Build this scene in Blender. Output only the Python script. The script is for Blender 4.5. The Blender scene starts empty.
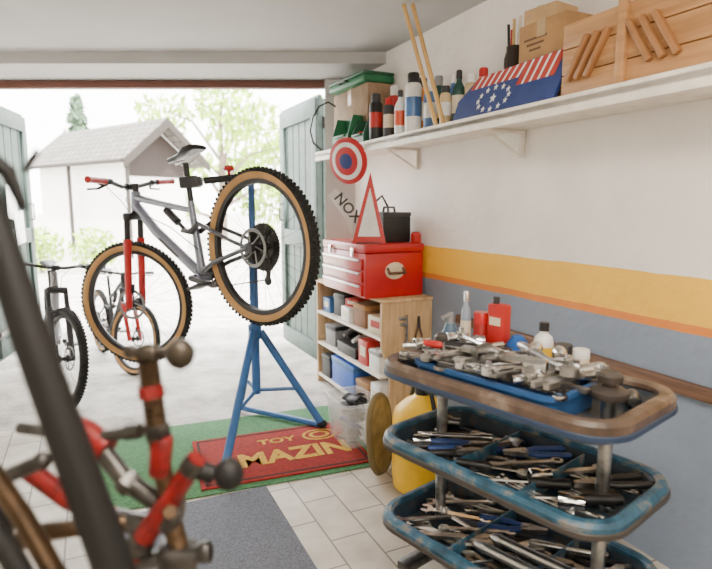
import bpy, bmesh, math, random
from mathutils import Vector, Matrix, Euler
C = bpy.context.scene.collection
rnd = random.Random(7)
PI = math.pi
F = 560.0
TH = math.atan2(79.5, F); CT, ST = math.cos(TH), math.sin(TH)
CAM = Vector((0, 0, 1.25))
A = math.radians(25.4); CA, SA = math.cos(A), math.sin(A)
WD = 1.75

def ray(x, y):
    u = (x-356)/F; v = (284.5-y)/F
    return Vector((u, CT+v*ST, v*CT-ST))
def at_f(x, y, f):
    r = ray(x, y); return CAM + r*(f/r.y)
def at_z(x, y, z=0):
    r = ray(x, y); return CAM + r*((z-1.25)/r.z)
def WP(s, d, z=0): return Vector((-SA*s+CA*d, CA*s+SA*d, z))
def s_of(px, d, k=1.03):
    u = (px-356)/F/k
    return d*(CA-SA*u)/(CA*u+SA)

# ---------------------------------------------------------------- materials
MATS = {}
def mat(name, col, rough=.5, metal=0, var=.12, scale=14, bump=0, bscale=60, coat=0, alpha=1, trans=0, worn=None, wpos=.62):
    if name in MATS: return MATS[name]
    m = bpy.data.materials.new(name); m.use_nodes = True
    nt = m.node_tree; b = nt.nodes['Principled BSDF']
    tc = nt.nodes.new('ShaderNodeTexCoord')
    nz = nt.nodes.new('ShaderNodeTexNoise'); nz.inputs['Scale'].default_value = scale; nz.inputs['Detail'].default_value = 6
    nt.links.new(tc.outputs['Object'], nz.inputs['Vector'])
    rp = nt.nodes.new('ShaderNodeValToRGB')
    rp.color_ramp.elements[0].position = .3; rp.color_ramp.elements[1].position = .7 if not worn else .55
    rp.color_ramp.elements[0].color = tuple(max(0, c*(1-var)) for c in col)+(1,)
    rp.color_ramp.elements[1].color = tuple(min(1, c*(1+var)) for c in col)+(1,)
    if worn:
        e = rp.color_ramp.elements.new(wpos); e.color = tuple(worn)+(1,)
    nt.links.new(nz.outputs['Fac'], rp.inputs['Fac'])
    nt.links.new(rp.outputs['Color'], b.inputs['Base Color'])
    b.inputs['Roughness'].default_value = rough; b.inputs['Metallic'].default_value = metal
    if coat: b.inputs['Coat Weight'].default_value = coat
    if trans: b.inputs['Transmission Weight'].default_value = trans
    if alpha < 1: b.inputs['Alpha'].default_value = alpha
    if bump:
        n2 = nt.nodes.new('ShaderNodeTexNoise'); n2.inputs['Scale'].default_value = bscale; n2.inputs['Detail'].default_value = 5
        nt.links.new(tc.outputs['Object'], n2.inputs['Vector'])
        bp = nt.nodes.new('ShaderNodeBump'); bp.inputs['Strength'].default_value = bump; bp.inputs['Distance'].default_value = .01
        nt.links.new(n2.outputs['Fac'], bp.inputs['Height']); nt.links.new(bp.outputs['Normal'], b.inputs['Normal'])
    MATS[name] = m; return m
def wood(name, c1, c2, stretch=(2, 30, 30)):
    m = bpy.data.materials.new(name); m.use_nodes = True
    nt = m.node_tree; b = nt.nodes['Principled BSDF']
    tc = nt.nodes.new('ShaderNodeTexCoord'); mp = nt.nodes.new('ShaderNodeMapping'); mp.inputs['Scale'].default_value = stretch
    nz = nt.nodes.new('ShaderNodeTexNoise'); nz.inputs['Scale'].default_value = 1.5; nz.inputs['Detail'].default_value = 6
    rp = nt.nodes.new('ShaderNodeValToRGB'); rp.color_ramp.elements[0].position = .35; rp.color_ramp.elements[1].position = .68
    rp.color_ramp.elements[0].color = c1+(1,); rp.color_ramp.elements[1].color = c2+(1,)
    nt.links.new(tc.outputs['Object'], mp.inputs['Vector']); nt.links.new(mp.outputs['Vector'], nz.inputs['Vector'])
    nt.links.new(nz.outputs['Fac'], rp.inputs['Fac']); nt.links.new(rp.outputs['Color'], b.inputs['Base Color'])
    b.inputs['Roughness'].default_value = .55
    return m
white = mat('white_paint', (.74, .70, .64), .6, bump=.15, bscale=25)
shelfw = mat('shelf_white', (.86, .80, .71), .5, bump=.1)
black = mat('black_plastic', (.008, .008, .009), .45)
fgblack = mat('matte_black', (.0025, .0025, .003), .6)
rubber = mat('rubber', (.010, .010, .010), .8)
darkgrey = mat('dark_grey', (.032, .032, .036), .5)
grey = mat('grey', (.25, .25, .26), .5)
silver = mat('silver_metal', (.62, .62, .62), .3, 1, .1)
steel = mat('worn_steel', (.44, .43, .41), .34, 1, .4, 30)
dsteel = mat('dark_steel', (.11, .105, .10), .4, 1, .3, 30)
mgrey = mat('mid_steel', (.24, .235, .23), .38, 1, .4, 30)
chrome = mat('chrome_steel', (.76, .76, .75), .18, 1, .08)
red = mat('red_paint', (.48, .006, .010), .35, 0, .1, coat=.3)
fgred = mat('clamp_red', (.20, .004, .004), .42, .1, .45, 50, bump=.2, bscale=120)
redpl = mat('red_plastic', (.46, .016, .014), .45)
orange = mat('orange_red', (.70, .09, .03), .45)
blue = mat('blue_paint', (.035, .135, .37), .4, 0, .15)
dblue = mat('deep_blue', (.015, .05, .2), .5)
navy = mat('navy', (.018, .04, .17), .5)
teal = mat('teal_plastic', (.020, .072, .12), .42, 0, .45, 22, bump=.15, worn=(.17, .165, .155), wpos=.64)
tealin = mat('tray_inside', (.010, .022, .036), .5, 0, .4, 16, bump=.1, worn=(.05, .045, .04), wpos=.62)
tan = mat('tan_rim', (.085, .055, .038), .42, 0, .4, 12, bump=.15, worn=(.24, .19, .15), wpos=.66)
tansw = mat('tan_sidewall', (.46, .26, .10), .75)
frame_m = mat('frame_grey', (.21, .225, .29), .3, .5, .08, coat=.5)
frame_dk = mat('frame_dark_grey', (.08, .085, .10), .35, .4, .08)
yellow = mat('yellow_plastic', (.92, .55, .015), .45)
green = mat('green_plastic', (.015, .15, .06), .5)
cream = mat('cream', (.70, .61, .45), .5)
cardboard = mat('cardboard', (.40, .22, .09), .8, var=.15)
cardgrey = mat('cardboard_grey', (.28, .185, .11), .8, var=.2)
clearpl = mat('clear_plastic', (.85, .88, .9), .2, alpha=.26)
whitepl = mat('white_plastic', (.8, .8, .78), .4)
ply = wood('plywood', (.48, .31, .16), (.70, .49, .28), (25, 25, 3))
pine = wood('pine', (.36, .175, .065), (.54, .29, .12), (30, 2, 30))
brown = wood('brown_wood', (.10, .05, .03), (.22, .12, .07), (30, 2, 30))
stickw = mat('stick_wood', (.60, .37, .13), .5)
bronze = mat('bronze', (.10, .062, .035), .42, .75, .45, 50, bump=.2, bscale=120)
gold_bronze = mat('dark_bronze', (.085, .052, .028), .42, .7, .4, 30)
leaf1 = mat('leaf_light', (.30, .46, .05), .7, var=.4, scale=3)
leaf2 = mat('leaf_dark', (.07, .12, .07), .7, var=.4, scale=3)
bark = mat('bark', (.16, .12, .09), .9)

# ---------------------------------------------------------------- mesh builder
class MB:
    def __init__(s): s.v = []; s.f = []; s.m = []
    def add(s, vs, fs, m=0):
        o = len(s.v); s.v += [Vector(v) for v in vs]
        for f in fs: s.f.append([i+o for i in f]); s.m.append(m)
        return s
    def box(s, c, size, rot=None, m=0, bev=0):
        c = Vector(c); R = Matrix.Identity(3)
        if rot is not None: R = Euler(rot).to_matrix() if not isinstance(rot, Matrix) else rot
        bm = bmesh.new(); bmesh.ops.create_cube(bm, size=1)
        for v in bm.verts: v.co = Vector((v.co.x*size[0], v.co.y*size[1], v.co.z*size[2]))
        if bev: bmesh.ops.bevel(bm, geom=bm.edges[:], offset=min(bev, min(size)*.45), segments=2, affect='EDGES', profile=.5)
        bm.verts.index_update()
        s.add([R@v.co+c for v in bm.verts], [[v.index for v in f.verts] for f in bm.faces], m); bm.free(); return s
    def cyl(s, p0, p1, r0, r1=None, n=14, m=0, cap=True):
        return s.tube([p0, p1], [r0, r0 if r1 is None else r1], n, m, cap=cap)
    def tube(s, pts, r, n=10, m=0, closed=False, cap=True):
        pts = [Vector(p) for p in pts]; k = len(pts)
        rs = r if isinstance(r, (list, tuple)) else [r]*k
        vs = []; fs = []; nrm = None
        for i in range(k):
            if closed: t = pts[(i+1) % k]-pts[i-1]
            elif i == 0: t = pts[1]-pts[0]
            elif i == k-1: t = pts[-1]-pts[-2]
            else: t = (pts[i+1]-pts[i]).normalized()+(pts[i]-pts[i-1]).normalized()
            t.normalize()
            if nrm is None: nrm = t.orthogonal().normalized()
            else:
                nrm = nrm-t*nrm.dot(t)
                nrm = nrm.normalized() if nrm.length > 1e-6 else t.orthogonal().normalized()
            b = t.cross(nrm)
            for j in range(n):
                a = 2*PI*j/n; vs.append(pts[i]+(nrm*math.cos(a)+b*math.sin(a))*rs[i])
        for i in range(k if closed else k-1):
            i2 = (i+1) % k
            for j in range(n):
                j2 = (j+1) % n; fs.append([i*n+j, i*n+j2, i2*n+j2, i2*n+j])
        if cap and not closed:
            fs.append(list(range(n))[::-1]); fs.append([(k-1)*n+j for j in range(n)])
        return s.add(vs, fs, m)
    def lathe(s, prof, n=24, m=0, M=None, closed=False, cap=True):
        M = M or Matrix.Identity(4); k = len(prof); vs = []
        for (r, z) in prof:
            for j in range(n):
                a = 2*PI*j/n; vs.append(M@Vector((r*math.cos(a), r*math.sin(a), z)))
        ml = m if isinstance(m, (list, tuple)) else [m]*k
        o = len(s.v); s.v += vs
        for i in range(k if closed else k-1):
            i2 = (i+1) % k
            for j in range(n):
                j2 = (j+1) % n; s.f.append([o+i*n+j, o+i*n+j2, o+i2*n+j2, o+i2*n+j]); s.m.append(ml[i])
        if cap and not closed:
            if prof[0][0] > 1e-4: s.f.append([o+j for j in range(n)]); s.m.append(ml[0])
            if prof[-1][0] > 1e-4: s.f.append([o+(k-1)*n+j for j in range(n)]); s.m.append(ml[-1 if len(ml) < k else k-2])
        return s
    def prism(s, poly, z0, z1, M=None, m=0):
        M = M or Matrix.Identity(4); n = len(poly)
        vs = [M@Vector((x, y, z0)) for x, y in poly]+[M@Vector((x, y, z1)) for x, y in poly]
        fs = [list(range(n))[::-1], list(range(n, 2*n))]+[[i, (i+1) % n, n+(i+1) % n, n+i] for i in range(n)]
        return s.add(vs, fs, m)
    def sphere(s, c, r, n=14, m=0):
        c = Vector(c); r = Vector((r, r, r)) if not isinstance(r, (tuple, Vector)) else Vector(r)
        prof = [(max(1e-5, math.sin(PI*i/10)), -math.cos(PI*i/10)) for i in range(11)]
        M = Matrix.Translation(c)@Matrix.Diagonal((r.x, r.y, r.z, 1))
        return s.lathe(prof, n, m, M, cap=False)
    def loft(s, loops, m=0, cap0=True, cap1=True):
        n = len(loops[0]); vs = [p for l in loops for p in l]; fs = []
        for i in range(len(loops)-1):
            for j in range(n):
                j2 = (j+1) % n; fs.append([i*n+j, i*n+j2, (i+1)*n+j2, (i+1)*n+j])
        if cap0: fs.append(list(range(n))[::-1])
        if cap1: fs.append([(len(loops)-1)*n+j for j in range(n)])
        return s.add(vs, fs, m)
    def mesh(s, name, mats):
        me = bpy.data.meshes.new(name); me.from_pydata([tuple(v) for v in s.v], [], s.f)
        for q in (mats if isinstance(mats, (list, tuple)) else [mats]): me.materials.append(q)
        me.polygons.foreach_set('material_index', s.m)
        bm = bmesh.new(); bm.from_mesh(me); bmesh.ops.recalc_face_normals(bm, faces=bm.faces[:]); bm.to_mesh(me); bm.free()
        me.polygons.foreach_set('use_smooth', [True]*len(me.polygons))
        me.set_sharp_from_angle(angle=math.radians(38)); me.update()
        return me
    def build(s, name, mats, parent=None, loc=None, rot=None, label=None):
        o = bpy.data.objects.new(name, s.mesh(name, mats)); C.objects.link(o)
        if parent: o.parent = parent
        if loc is not None: o.location = loc
        if rot is not None: o.rotation_euler = rot
        if label: o['label'] = label
        return o
def tag(o, label, cat, group=None):
    o['label'] = label; o['category'] = cat
    if group: o['group'] = group
    return o
def thing(name, label, cat, loc=(0, 0, 0), rz=0, group=None):
    o = bpy.data.objects.new(name, None); C.objects.link(o); o.empty_display_size = .05
    o.location = loc; o.rotation_euler = (0, 0, rz)
    return tag(o, label, cat, group)
def struct(o): o['kind'] = 'structure'; return o
def dup(root, loc=None, rot=None, scale=None, label=None, group=None):
    r = root.copy(); C.objects.link(r)
    if loc is not None: r.location = loc
    if rot is not None: r.rotation_euler = rot
    if scale is not None: r.scale = (scale,)*3
    if label: r['label'] = label
    if group: r['group'] = group
    for ch in list(root.children):
        c = ch.copy(); C.objects.link(c); c.parent = r
        for g in list(ch.children):
            d = g.copy(); C.objects.link(d); d.parent = c
    return r
def text_mesh(txt, size, mt, name, parent, M, ext=.001, sx=1, bold=0):
    cu = bpy.data.curves.new('txt', 'FONT'); cu.body = txt; cu.size = size; cu.extrude = ext; cu.offset = bold
    cu.align_x = 'CENTER'; cu.align_y = 'CENTER'
    o = bpy.data.objects.new('txt', cu); C.objects.link(o)
    dg = bpy.context.evaluated_depsgraph_get(); me = bpy.data.meshes.new_from_object(o.evaluated_get(dg))
    bpy.data.objects.remove(o); me.materials.clear(); me.materials.append(mt)
    me.transform(Matrix.Diagonal((sx, 1, 1, 1)))
    o = bpy.data.objects.new(name, me); C.objects.link(o)
    o.parent = parent; o.matrix_local = M
    return o

# ---------------------------------------------------------------- setting
def node_mat(name):
    m = bpy.data.materials.new(name); m.use_nodes = True
    return m, m.node_tree, m.node_tree.nodes['Principled BSDF']
wm, nt, bs = node_mat('striped_wall')
geo = nt.nodes.new('ShaderNodeNewGeometry'); sp = nt.nodes.new('ShaderNodeSeparateXYZ'); nt.links.new(geo.outputs['Position'], sp.inputs[0])
nz = nt.nodes.new('ShaderNodeTexNoise'); nz.inputs['Scale'].default_value = 6; nz.inputs['Detail'].default_value = 4
nt.links.new(geo.outputs['Position'], nz.inputs['Vector'])
ma = nt.nodes.new('ShaderNodeMath'); ma.operation = 'MULTIPLY_ADD'; ma.inputs[1].default_value = .012
nt.links.new(nz.outputs['Fac'], ma.inputs[0]); nt.links.new(sp.outputs['Z'], ma.inputs[2])
dv = nt.nodes.new('ShaderNodeMath'); dv.operation = 'DIVIDE'; dv.inputs[1].default_value = 2.5; nt.links.new(ma.outputs[0], dv.inputs[0])
rp = nt.nodes.new('ShaderNodeValToRGB'); cr = rp.color_ramp; cr.interpolation = 'CONSTANT'
cr.elements[0].position = 0; cr.elements[0].color = (.25, .305, .40, 1)
cr.elements[1].position = .838/2.5; cr.elements[1].color = (.82, .26, .04, 1)
e = cr.elements.new(.868/2.5); e.color = (1.0, .57, .05, 1)
e = cr.elements.new(1.016/2.5); e.color = (.93, .885, .83, 1)
nt.links.new(dv.outputs[0], rp.inputs['Fac'])
n2 = nt.nodes.new('ShaderNodeTexNoise'); n2.inputs['Scale'].default_value = 3; n2.inputs['Detail'].default_value = 7
nt.links.new(geo.outputs['Position'], n2.inputs['Vector'])
r2 = nt.nodes.new('ShaderNodeValToRGB'); r2.color_ramp.elements[0].position = .3; r2.color_ramp.elements[0].color = (.86, .85, .85, 1); r2.color_ramp.elements[1].position = .65
nt.links.new(n2.outputs['Fac'], r2.inputs['Fac'])
mx = nt.nodes.new('ShaderNodeMix'); mx.data_type = 'RGBA'; mx.blend_type = 'MULTIPLY'; mx.inputs['Factor'].default_value = 1
nt.links.new(rp.outputs['Color'], mx.inputs['A']); nt.links.new(r2.outputs['Color'], mx.inputs['B']); nt.links.new(mx.outputs['Result'], bs.inputs['Base Color'])
bs.inputs['Roughness'].default_value = .6
n3 = nt.nodes.new('ShaderNodeTexNoise'); n3.inputs['Scale'].default_value = 18; n3.inputs['Detail'].default_value = 6; nt.links.new(geo.outputs['Position'], n3.inputs['Vector'])
bp = nt.nodes.new('ShaderNodeBump'); bp.inputs['Strength'].default_value = .3; bp.inputs['Distance'].default_value = .02
nt.links.new(n3.outputs['Fac'], bp.inputs['Height']); nt.links.new(bp.outputs['Normal'], bs.inputs['Normal'])
fm, nt, bs = node_mat('floor_tiles')
tc = nt.nodes.new('ShaderNodeTexCoord'); bk = nt.nodes.new('ShaderNodeTexBrick')
bk.offset = .5; bk.inputs['Scale'].default_value = 1; bk.inputs['Brick Width'].default_value = .30; bk.inputs['Row Height'].default_value = .15
bk.inputs['Mortar Size'].default_value = .004; bk.inputs['Color1'].default_value = (.58, .53, .46, 1); bk.inputs['Color2'].default_value = (.67, .62, .54, 1); bk.inputs['Mortar'].default_value = (.25, .22, .19, 1)
mp = nt.nodes.new('ShaderNodeMapping'); mp.inputs['Rotation'].default_value = (0, 0, PI/2)
nt.links.new(tc.outputs['Object'], mp.inputs[0]); nt.links.new(mp.outputs[0], bk.inputs['Vector'])
nz = nt.nodes.new('ShaderNodeTexNoise'); nz.inputs['Scale'].default_value = 5; nz.inputs['Detail'].default_value = 6; nt.links.new(tc.outputs['Object'], nz.inputs['Vector'])
r2 = nt.nodes.new('ShaderNodeValToRGB'); r2.color_ramp.elements[0].position = .3; r2.color_ramp.elements[0].color = (.62, .60, .58, 1); r2.color_ramp.elements[1].position = .65
nt.links.new(nz.outputs['Fac'], r2.inputs['Fac'])
mx = nt.nodes.new('ShaderNodeMix'); mx.data_type = 'RGBA'; mx.blend_type = 'MULTIPLY'; mx.inputs['Factor'].default_value = 1
nt.links.new(bk.outputs['Color'], mx.inputs['A']); nt.links.new(r2.outputs['Color'], mx.inputs['B']); nt.links.new(mx.outputs['Result'], bs.inputs['Base Color'])
bs.inputs['Roughness'].default_value = .42
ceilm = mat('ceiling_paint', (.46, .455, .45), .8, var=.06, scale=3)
concrete, nt, bs = node_mat('yard_concrete')
tc = nt.nodes.new('ShaderNodeTexCoord')
na = nt.nodes.new('ShaderNodeTexNoise'); na.inputs['Scale'].default_value = 3.5; na.inputs['Detail'].default_value = 8; na.inputs['Roughness'].default_value = .7
nt.links.new(tc.outputs['Object'], na.inputs['Vector'])
ra_ = nt.nodes.new('ShaderNodeValToRGB'); ra_.color_ramp.elements[0].position = .32; ra_.color_ramp.elements[0].color = (.27, .255, .23, 1); ra_.color_ramp.elements[1].position = .62; ra_.color_ramp.elements[1].color = (.62, .59, .55, 1)
nt.links.new(na.outputs['Fac'], ra_.inputs['Fac']); nt.links.new(ra_.outputs['Color'], bs.inputs['Base Color'])
nb = nt.nodes.new('ShaderNodeTexNoise'); nb.inputs['Scale'].default_value = 45; nb.inputs['Detail'].default_value = 5; nt.links.new(tc.outputs['Object'], nb.inputs['Vector'])
bp = nt.nodes.new('ShaderNodeBump'); bp.inputs['Strength'].default_value = .7; bp.inputs['Distance'].default_value = .012
nt.links.new(nb.outputs['Fac'], bp.inputs['Height']); nt.links.new(bp.outputs['Normal'], bs.inputs['Normal']); bs.inputs['Roughness'].default_value = .9

SR, SL, SB, DL = 3.764, 5.047, -1.6, -.95
FT = 2.98
sR, sL = (FT-SA*WD)/CA, (FT-SA*DL)/CA
b = MB(); b.prism([(DL, SB), (WD, SB), (WD, sR), (DL, sL)], -.1, 0)
struct(b.build('floor', fm, rot=(0, 0, A)))
b = MB(); b.prism([(DL-.15, SB-.15), (WD+.15, SB-.15), (WD+.15, SR-.06), (DL-.15, SL+.06)], 2.2, 2.35)
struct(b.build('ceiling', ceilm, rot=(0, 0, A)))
b = MB(); b.box((WD+.075, (SB+SR)/2, 1.1), (.15, SR-SB+.1, 2.2)); struct(b.build('wall_right', wm, rot=(0, 0, A)))
b = MB(); b.box((DL-.075, (SB+SL)/2, 1.1), (.15, SL-SB, 2.2)); struct(b.build('wall_left', white, rot=(0, 0, A)))
b = MB(); b.box(((DL+WD)/2, SB-.075, 1.1), (WD-DL+.3, .15, 2.2)); struct(b.build('wall_back', white, rot=(0, 0, A)))
b = MB(); b.box((-.04, 4.15, 1.06), (.36, .12, 2.13)); b.box((-3.12, 4.15, 1.06), (.6, .12, 2.13)); b.box((-1.57, 3.94, 2.165), (3.55, .52, .07))
struct(b.build('wall_front', ceilm))
b = MB(); b.box((-1.5, 4.17, 2.10), (2.6, .07, .05), bev=.005); struct(b.build('trim_1', mat('header_brown', (.12, .04, .025), .6)))
b = MB(); b.box((0, FT+40.001, -.061), (140, 80, .12)); struct(b.build('ground', concrete))

# ---------------------------------------------------------------- wooden door leaves
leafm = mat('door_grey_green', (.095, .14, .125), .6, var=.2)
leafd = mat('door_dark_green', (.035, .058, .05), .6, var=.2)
def door_leaf(name, h, e, label, m):
    h, e = Vector(h), Vector(e); d = e-h; L = d.length; ang = math.atan2(d.y, d.x)
    t = bpy.data.objects.new(name, None); C.objects.link(t); t.location = h; t.rotation_euler = (0, 0, ang); struct(t); t['label'] = label
    b = MB(); n = 6
    for i in range(n): b.box((L*(i+.5)/n, 0, 1.04), (L/n-.016, .03, 2.02))
    b.box((L/2, 0, 1.04), (L-.02, .012, 2.0)); b.build('boards', m, t)
    b = MB()
    for sd in (-1, 1):
        for z in (.12, .98, 1.96): b.box((L/2, sd*.028, z), (L-.02, .025, .13), bev=.004)
        for x in (.05, L-.05): b.box((x, sd*.028, 1.04), (.10, .025, 1.72), bev=.004)
    b.build('rail', m, t)
    b = MB()
    for z in (.25, 1.85): b.box((.12, -.047, z), (.24, .008, .035)); b.cyl((0, -.03, z-.04), (0, -.03, z+.04), .012)
    b.build('hinge', dsteel, t)
    b = MB()
    for sd in (-1, 1): b.tube([(L-.08, sd*.015, 1.12), (L-.08, sd*.075, 1.12), (L-.08, sd*.075, 1.26), (L-.08, sd*.015, 1.26)], .008)
    b.build('door_handle', dsteel, t)
    return t
door_leaf('door_1', (-.26, 4.24, 0), (-.63, 5.0, 0), 'grey boarded garage door leaf folded outwards beside cabinet', leafm)
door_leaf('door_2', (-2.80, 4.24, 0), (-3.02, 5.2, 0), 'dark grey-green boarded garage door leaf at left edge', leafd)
for k, (f, z, w_, lab) in enumerate(((4.70, 1.13, .24, 'upper white paper sheet hanging on the inside of the left door leaf'), (4.84, .92, .22, 'lower white paper sheet hanging on the inside of the left door leaf'))):
    r_ = -2.80-.22*(f-4.24)/.96+.046+.006*k
    b = MB(); b.box((0, 0, .14), (w_, .004, .28), bev=.001)
    tag(b.build('paper_sheet', whitepl, loc=(r_, f, z), rot=(0, .1-.2*k, math.atan2(.96, -.22))), lab, 'paper')

# ---------------------------------------------------------------- bikes
YM = Matrix.Rotation(PI/2, 4, 'X')
def tyre_mesh(side):
    b = MB(); n = 20; pr = []; ml = []
    for i in range(n):
        a = -PI+2*PI*i/n; pr.append((.343+.028*math.cos(a), .028*math.sin(a)))
        am = abs(a+PI/n); ml.append(1 if 1.2 < am < 2.4 else 0)
    b.lathe(pr, 64, ml, YM, closed=True)
    for k in range(84):
        a = 2*PI*k/84
        for j, (y, tl) in enumerate(((-.022, .72), (-.007, .2), (.008, -.2), (.022, -.72))):
            aa = a+(.037 if j % 2 else 0); R = .343+.028*math.cos(tl)+.0008
            b.box((R*math.cos(aa), y, R*math.sin(aa)), (.008, .009, .013), Matrix.Rotation(-aa, 3, 'Y'), 0)
    return b.mesh('tyre', [rubber, side])
def saddle_mb():
    b = MB(); loops = []
    for x, w, z, t in ((-.135, .035, .010, .018), (-.125, .06, .014, .026), (-.09, .068, .012, .030), (-.04, .055, .004, .030), (.02, .032, 0, .028), (.08, .022, .002, .026), (.13, .018, .002, .024), (.145, .008, -.004, .013)):
        l = []
        for j in range(14):
            a = 2*PI*j/14; l.append(Vector((x, w*math.cos(a), z+(t*.5*math.sin(a) if math.sin(a) > 0 else t*.9*math.sin(a)*(.5+.5*abs(math.cos(a)))))))
        loops.append(l)
    return b.loft(loops)
def make_bike(label, M, pal, steer, side):
    root = bpy.data.objects.new('mountain_bike', None); C.objects.link(root); root.matrix_world = M
    tag(root, label, 'bicycle')
    fr, fk, gr = pal
    WB = 1.185
    BB = Vector((.48, 0, -.02)); HB = Vector((.955, 0, .51)); HT = Vector((.915, 0, .605)); SJ = Vector((.435, 0, .33)); SD = Vector((.395, 0, .575))
    ax = (HT-HB).normalized()
    S = Matrix.Translation(HB)@Matrix.Rotation(steer, 4, ax)@Matrix.Translation(-HB)
    b = MB()
    b.tube([HB+ax*.03, Vector((.80, 0, .33)), BB+Vector((.02, 0, .03))], [.027, .030, .028], 16)
    b.tube([HT-ax*.03, Vector((.68, 0, .45)), SJ], [.022, .018, .016], 14)
    b.tube([BB, SJ+Vector((0, 0, .02)), SJ+(SD-SJ)*.2], [.024, .018, .0175], 14)
    b.cyl(HB-ax*.005, HT+ax*.005, .026, n=18); b.cyl(BB-Vector((0, .04, 0)), BB+Vector((0, .04, 0)), .026, n=18)
    b.build('main_frame', fr, root)
    b = MB()
    for s in (-1, 1):
        b.tube([(.42, s*.035, .0), (.3, s*.055, .012), (.06, s*.068, .004), (0, s*.07, 0)], [.014, .012, .010, .011], 10)
        b.tube([(0, s*.07, 0), (.1, s*.062, .06), (.36, s*.04, .235)], [.010, .009, .011], 10)
        b.box((0, s*.072, 0), (.05, .008, .05), bev=.004)
    b.cyl((.42, -.045, 0), (.42, .045, 0), .018); b.build('swingarm', frame_dk if fr is frame_m else fr, root)
    b = MB()
    for s in (-1, 1): b.tube([(.36, s*.04, .235), (.45, s*.03, .22), (.53, s*.022, .25)], [.014, .016, .012], 10)
    b.build('rocker_link', darkgrey, root)
    b = MB(); p0, p1 = Vector((.53, 0, .25)), Vector((.66, 0, .41)); dv_ = (p1-p0)
    b.cyl(p0, p0+dv_*.55, .011); b.cyl(p0+dv_*.4, p1, .022, n=18); b.build('rear_shock', black, root)
    b = MB(); b.cyl(SJ+(SD-SJ)*.1, SD, .0155, n=16); b.build('seatpost', black, root)
    sd = saddle_mb(); sdo = sd.build('saddle', black, root, loc=SD+Vector((0, 0, .045)), rot=(0, math.radians(-9 if fr is frame_m else 2), 0))
    b = MB()
    for s in (-1, 1): b.tube([(-.09, s*.03, -.015), (-.05, s*.022, -.04), (.05, s*.022, -.04), (.1, s*.01, -.015)], .0035, 8)
    b.build('saddle_rail', silver, sdo)
    for s in (-1, 1):
        a = math.radians(205) if s > 0 else math.radians(25)
        d = Vector((math.cos(a), 0, math.sin(a)))
        b = MB(); y = Vector((0, s*.075, 0)); b.tube([BB+y*.7, BB+y, BB+d*.17+y*1.15], [.018, .016, .012], 10)
        ck = b.build('crank_arm', black, root)
        b = MB(); c = BB+d*.17+y*1.15+Vector((0, s*.06, 0)); b.box(c, (.095, .085, .016), bev=.005); b.cyl(BB+d*.17+y*1.15, c, .006)
        b.build('pedal', darkgrey, ck)
    b = MB(); b.lathe([(.03, -.002), (.062, -.002), (.066, 0), (.062, .002), (.03, .002)], 36, 0, Matrix.Translation(BB+Vector((0, -.052, 0)))@YM, closed=True)
    for k in range(4):
        a = k*PI/2; b.cyl(BB+Vector((0, -.052, 0)), BB+Vector((.05*math.cos(a), -.052, .05*math.sin(a))), .006)
    b.build('chainring', dsteel, root)
    b = MB(); ch = [BB+Vector((0, -.052, .064)), Vector((.0, -.05, .05)), Vector((-.05, -.05, 0)), Vector((.02, -.05, -.1)), Vector((.05, -.052, -.15)), BB+Vector((0, -.052, -.064)), BB+Vector((.06, -.052, 0))]
    b.tube(ch, .004, 6, closed=True); b.build('chain', dsteel, root)
    b = MB(); b.box((.02, -.07, -.05), (.045, .025, .06), (0, .3, 0), bev=.008); b.box((.05, -.06, -.12), (.025, .016, .11), (0, -.5, 0), bev=.005)
    for z in ((.02, -.055, -.09), (.06, -.055, -.155)): b.lathe([(.006, -.005), (.022, -.004), (.022, .004), (.006, .005)], 14, 0, Matrix.Translation(z)@YM, closed=True)
    b.build('rear_derailleur', black, root)
    tm = tyre_mesh(side)
    rim = MB(); rim.lathe([(.300, -.014), (.322, -.017), (.328, -.013), (.328, .013), (.322, .017), (.300, .014), (.295, 0)], 64, 0, YM, closed=True); rim_me = rim.mesh('rim', black)
    spo = MB(); spo.tube([(.026, .026, .0), (.305, .002, .0)], .0010, 6); sp_me = spo.mesh('spoke', black)
    spo = MB(); spo.tube([(.026, -.026, .0), (.305, -.002, .0)], .0010, 6); sp_me2 = spo.mesh('spoke', black)
    hub = MB(); hub.lathe([(.009, -.068), (.012, -.06), (.028, -.03), (.028, -.024), (.016, -.018), (.016, .018), (.028, .024), (.028, .03), (.012, .06), (.009, .068)], 20, 0, YM); hub_me = hub.mesh('hub', black)
    rot = MB()
    rot.lathe([(.076, -.001), (.092, -.001), (.092, .001), (.076, .001)], 40, 0, Matrix.Translation((0, .042, 0))@YM, closed=True)
    for k in range(6):
        a = k*PI/3; rot.tube([(.02*math.cos(a), .042, .02*math.sin(a)), (.080*math.cos(a+.5), .042, .080*math.sin(a+.5))], .0035, 6)
    rot_me = rot.mesh('brake_rotor', mat('rotor_steel', (.20, .20, .20), .35, .95))
    cas = MB()
    for k in range(9):
        r = .114-.0105*k; y = -.024-.0045*k; rin = max(.018, r-.018) if k < 8 else .018
        cas.lathe([(rin, -.0012), (r, -.0012), (r, .0012), (rin, .0012)], 40, 0 if k < 5 else 1, Matrix.Translation((0, y, 0))@YM, closed=True)
        nt_ = int(44*r/.118)
        for j in range(nt_):
            aa = 2*PI*j/nt_; cas.box((r*math.cos(aa), y, r*math.sin(aa)), (.007, .0024, .006), Matrix.Rotation(-aa, 3, 'Y'), 0 if k < 5 else 1)
    for j in range(6):
        a = 2*PI*j/6; cas.tube([(.02*math.cos(a), -.030, .02*math.sin(a)), (.098*math.cos(a+.3), -.024, .098*math.sin(a+.3))], .0045, 6)
    cas_me = cas.mesh('cassette', [mat('cassette_dark', (.035, .033, .03), .4, .85), mat('cassette_steel', (.14, .135, .13), .38, .95)])
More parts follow.
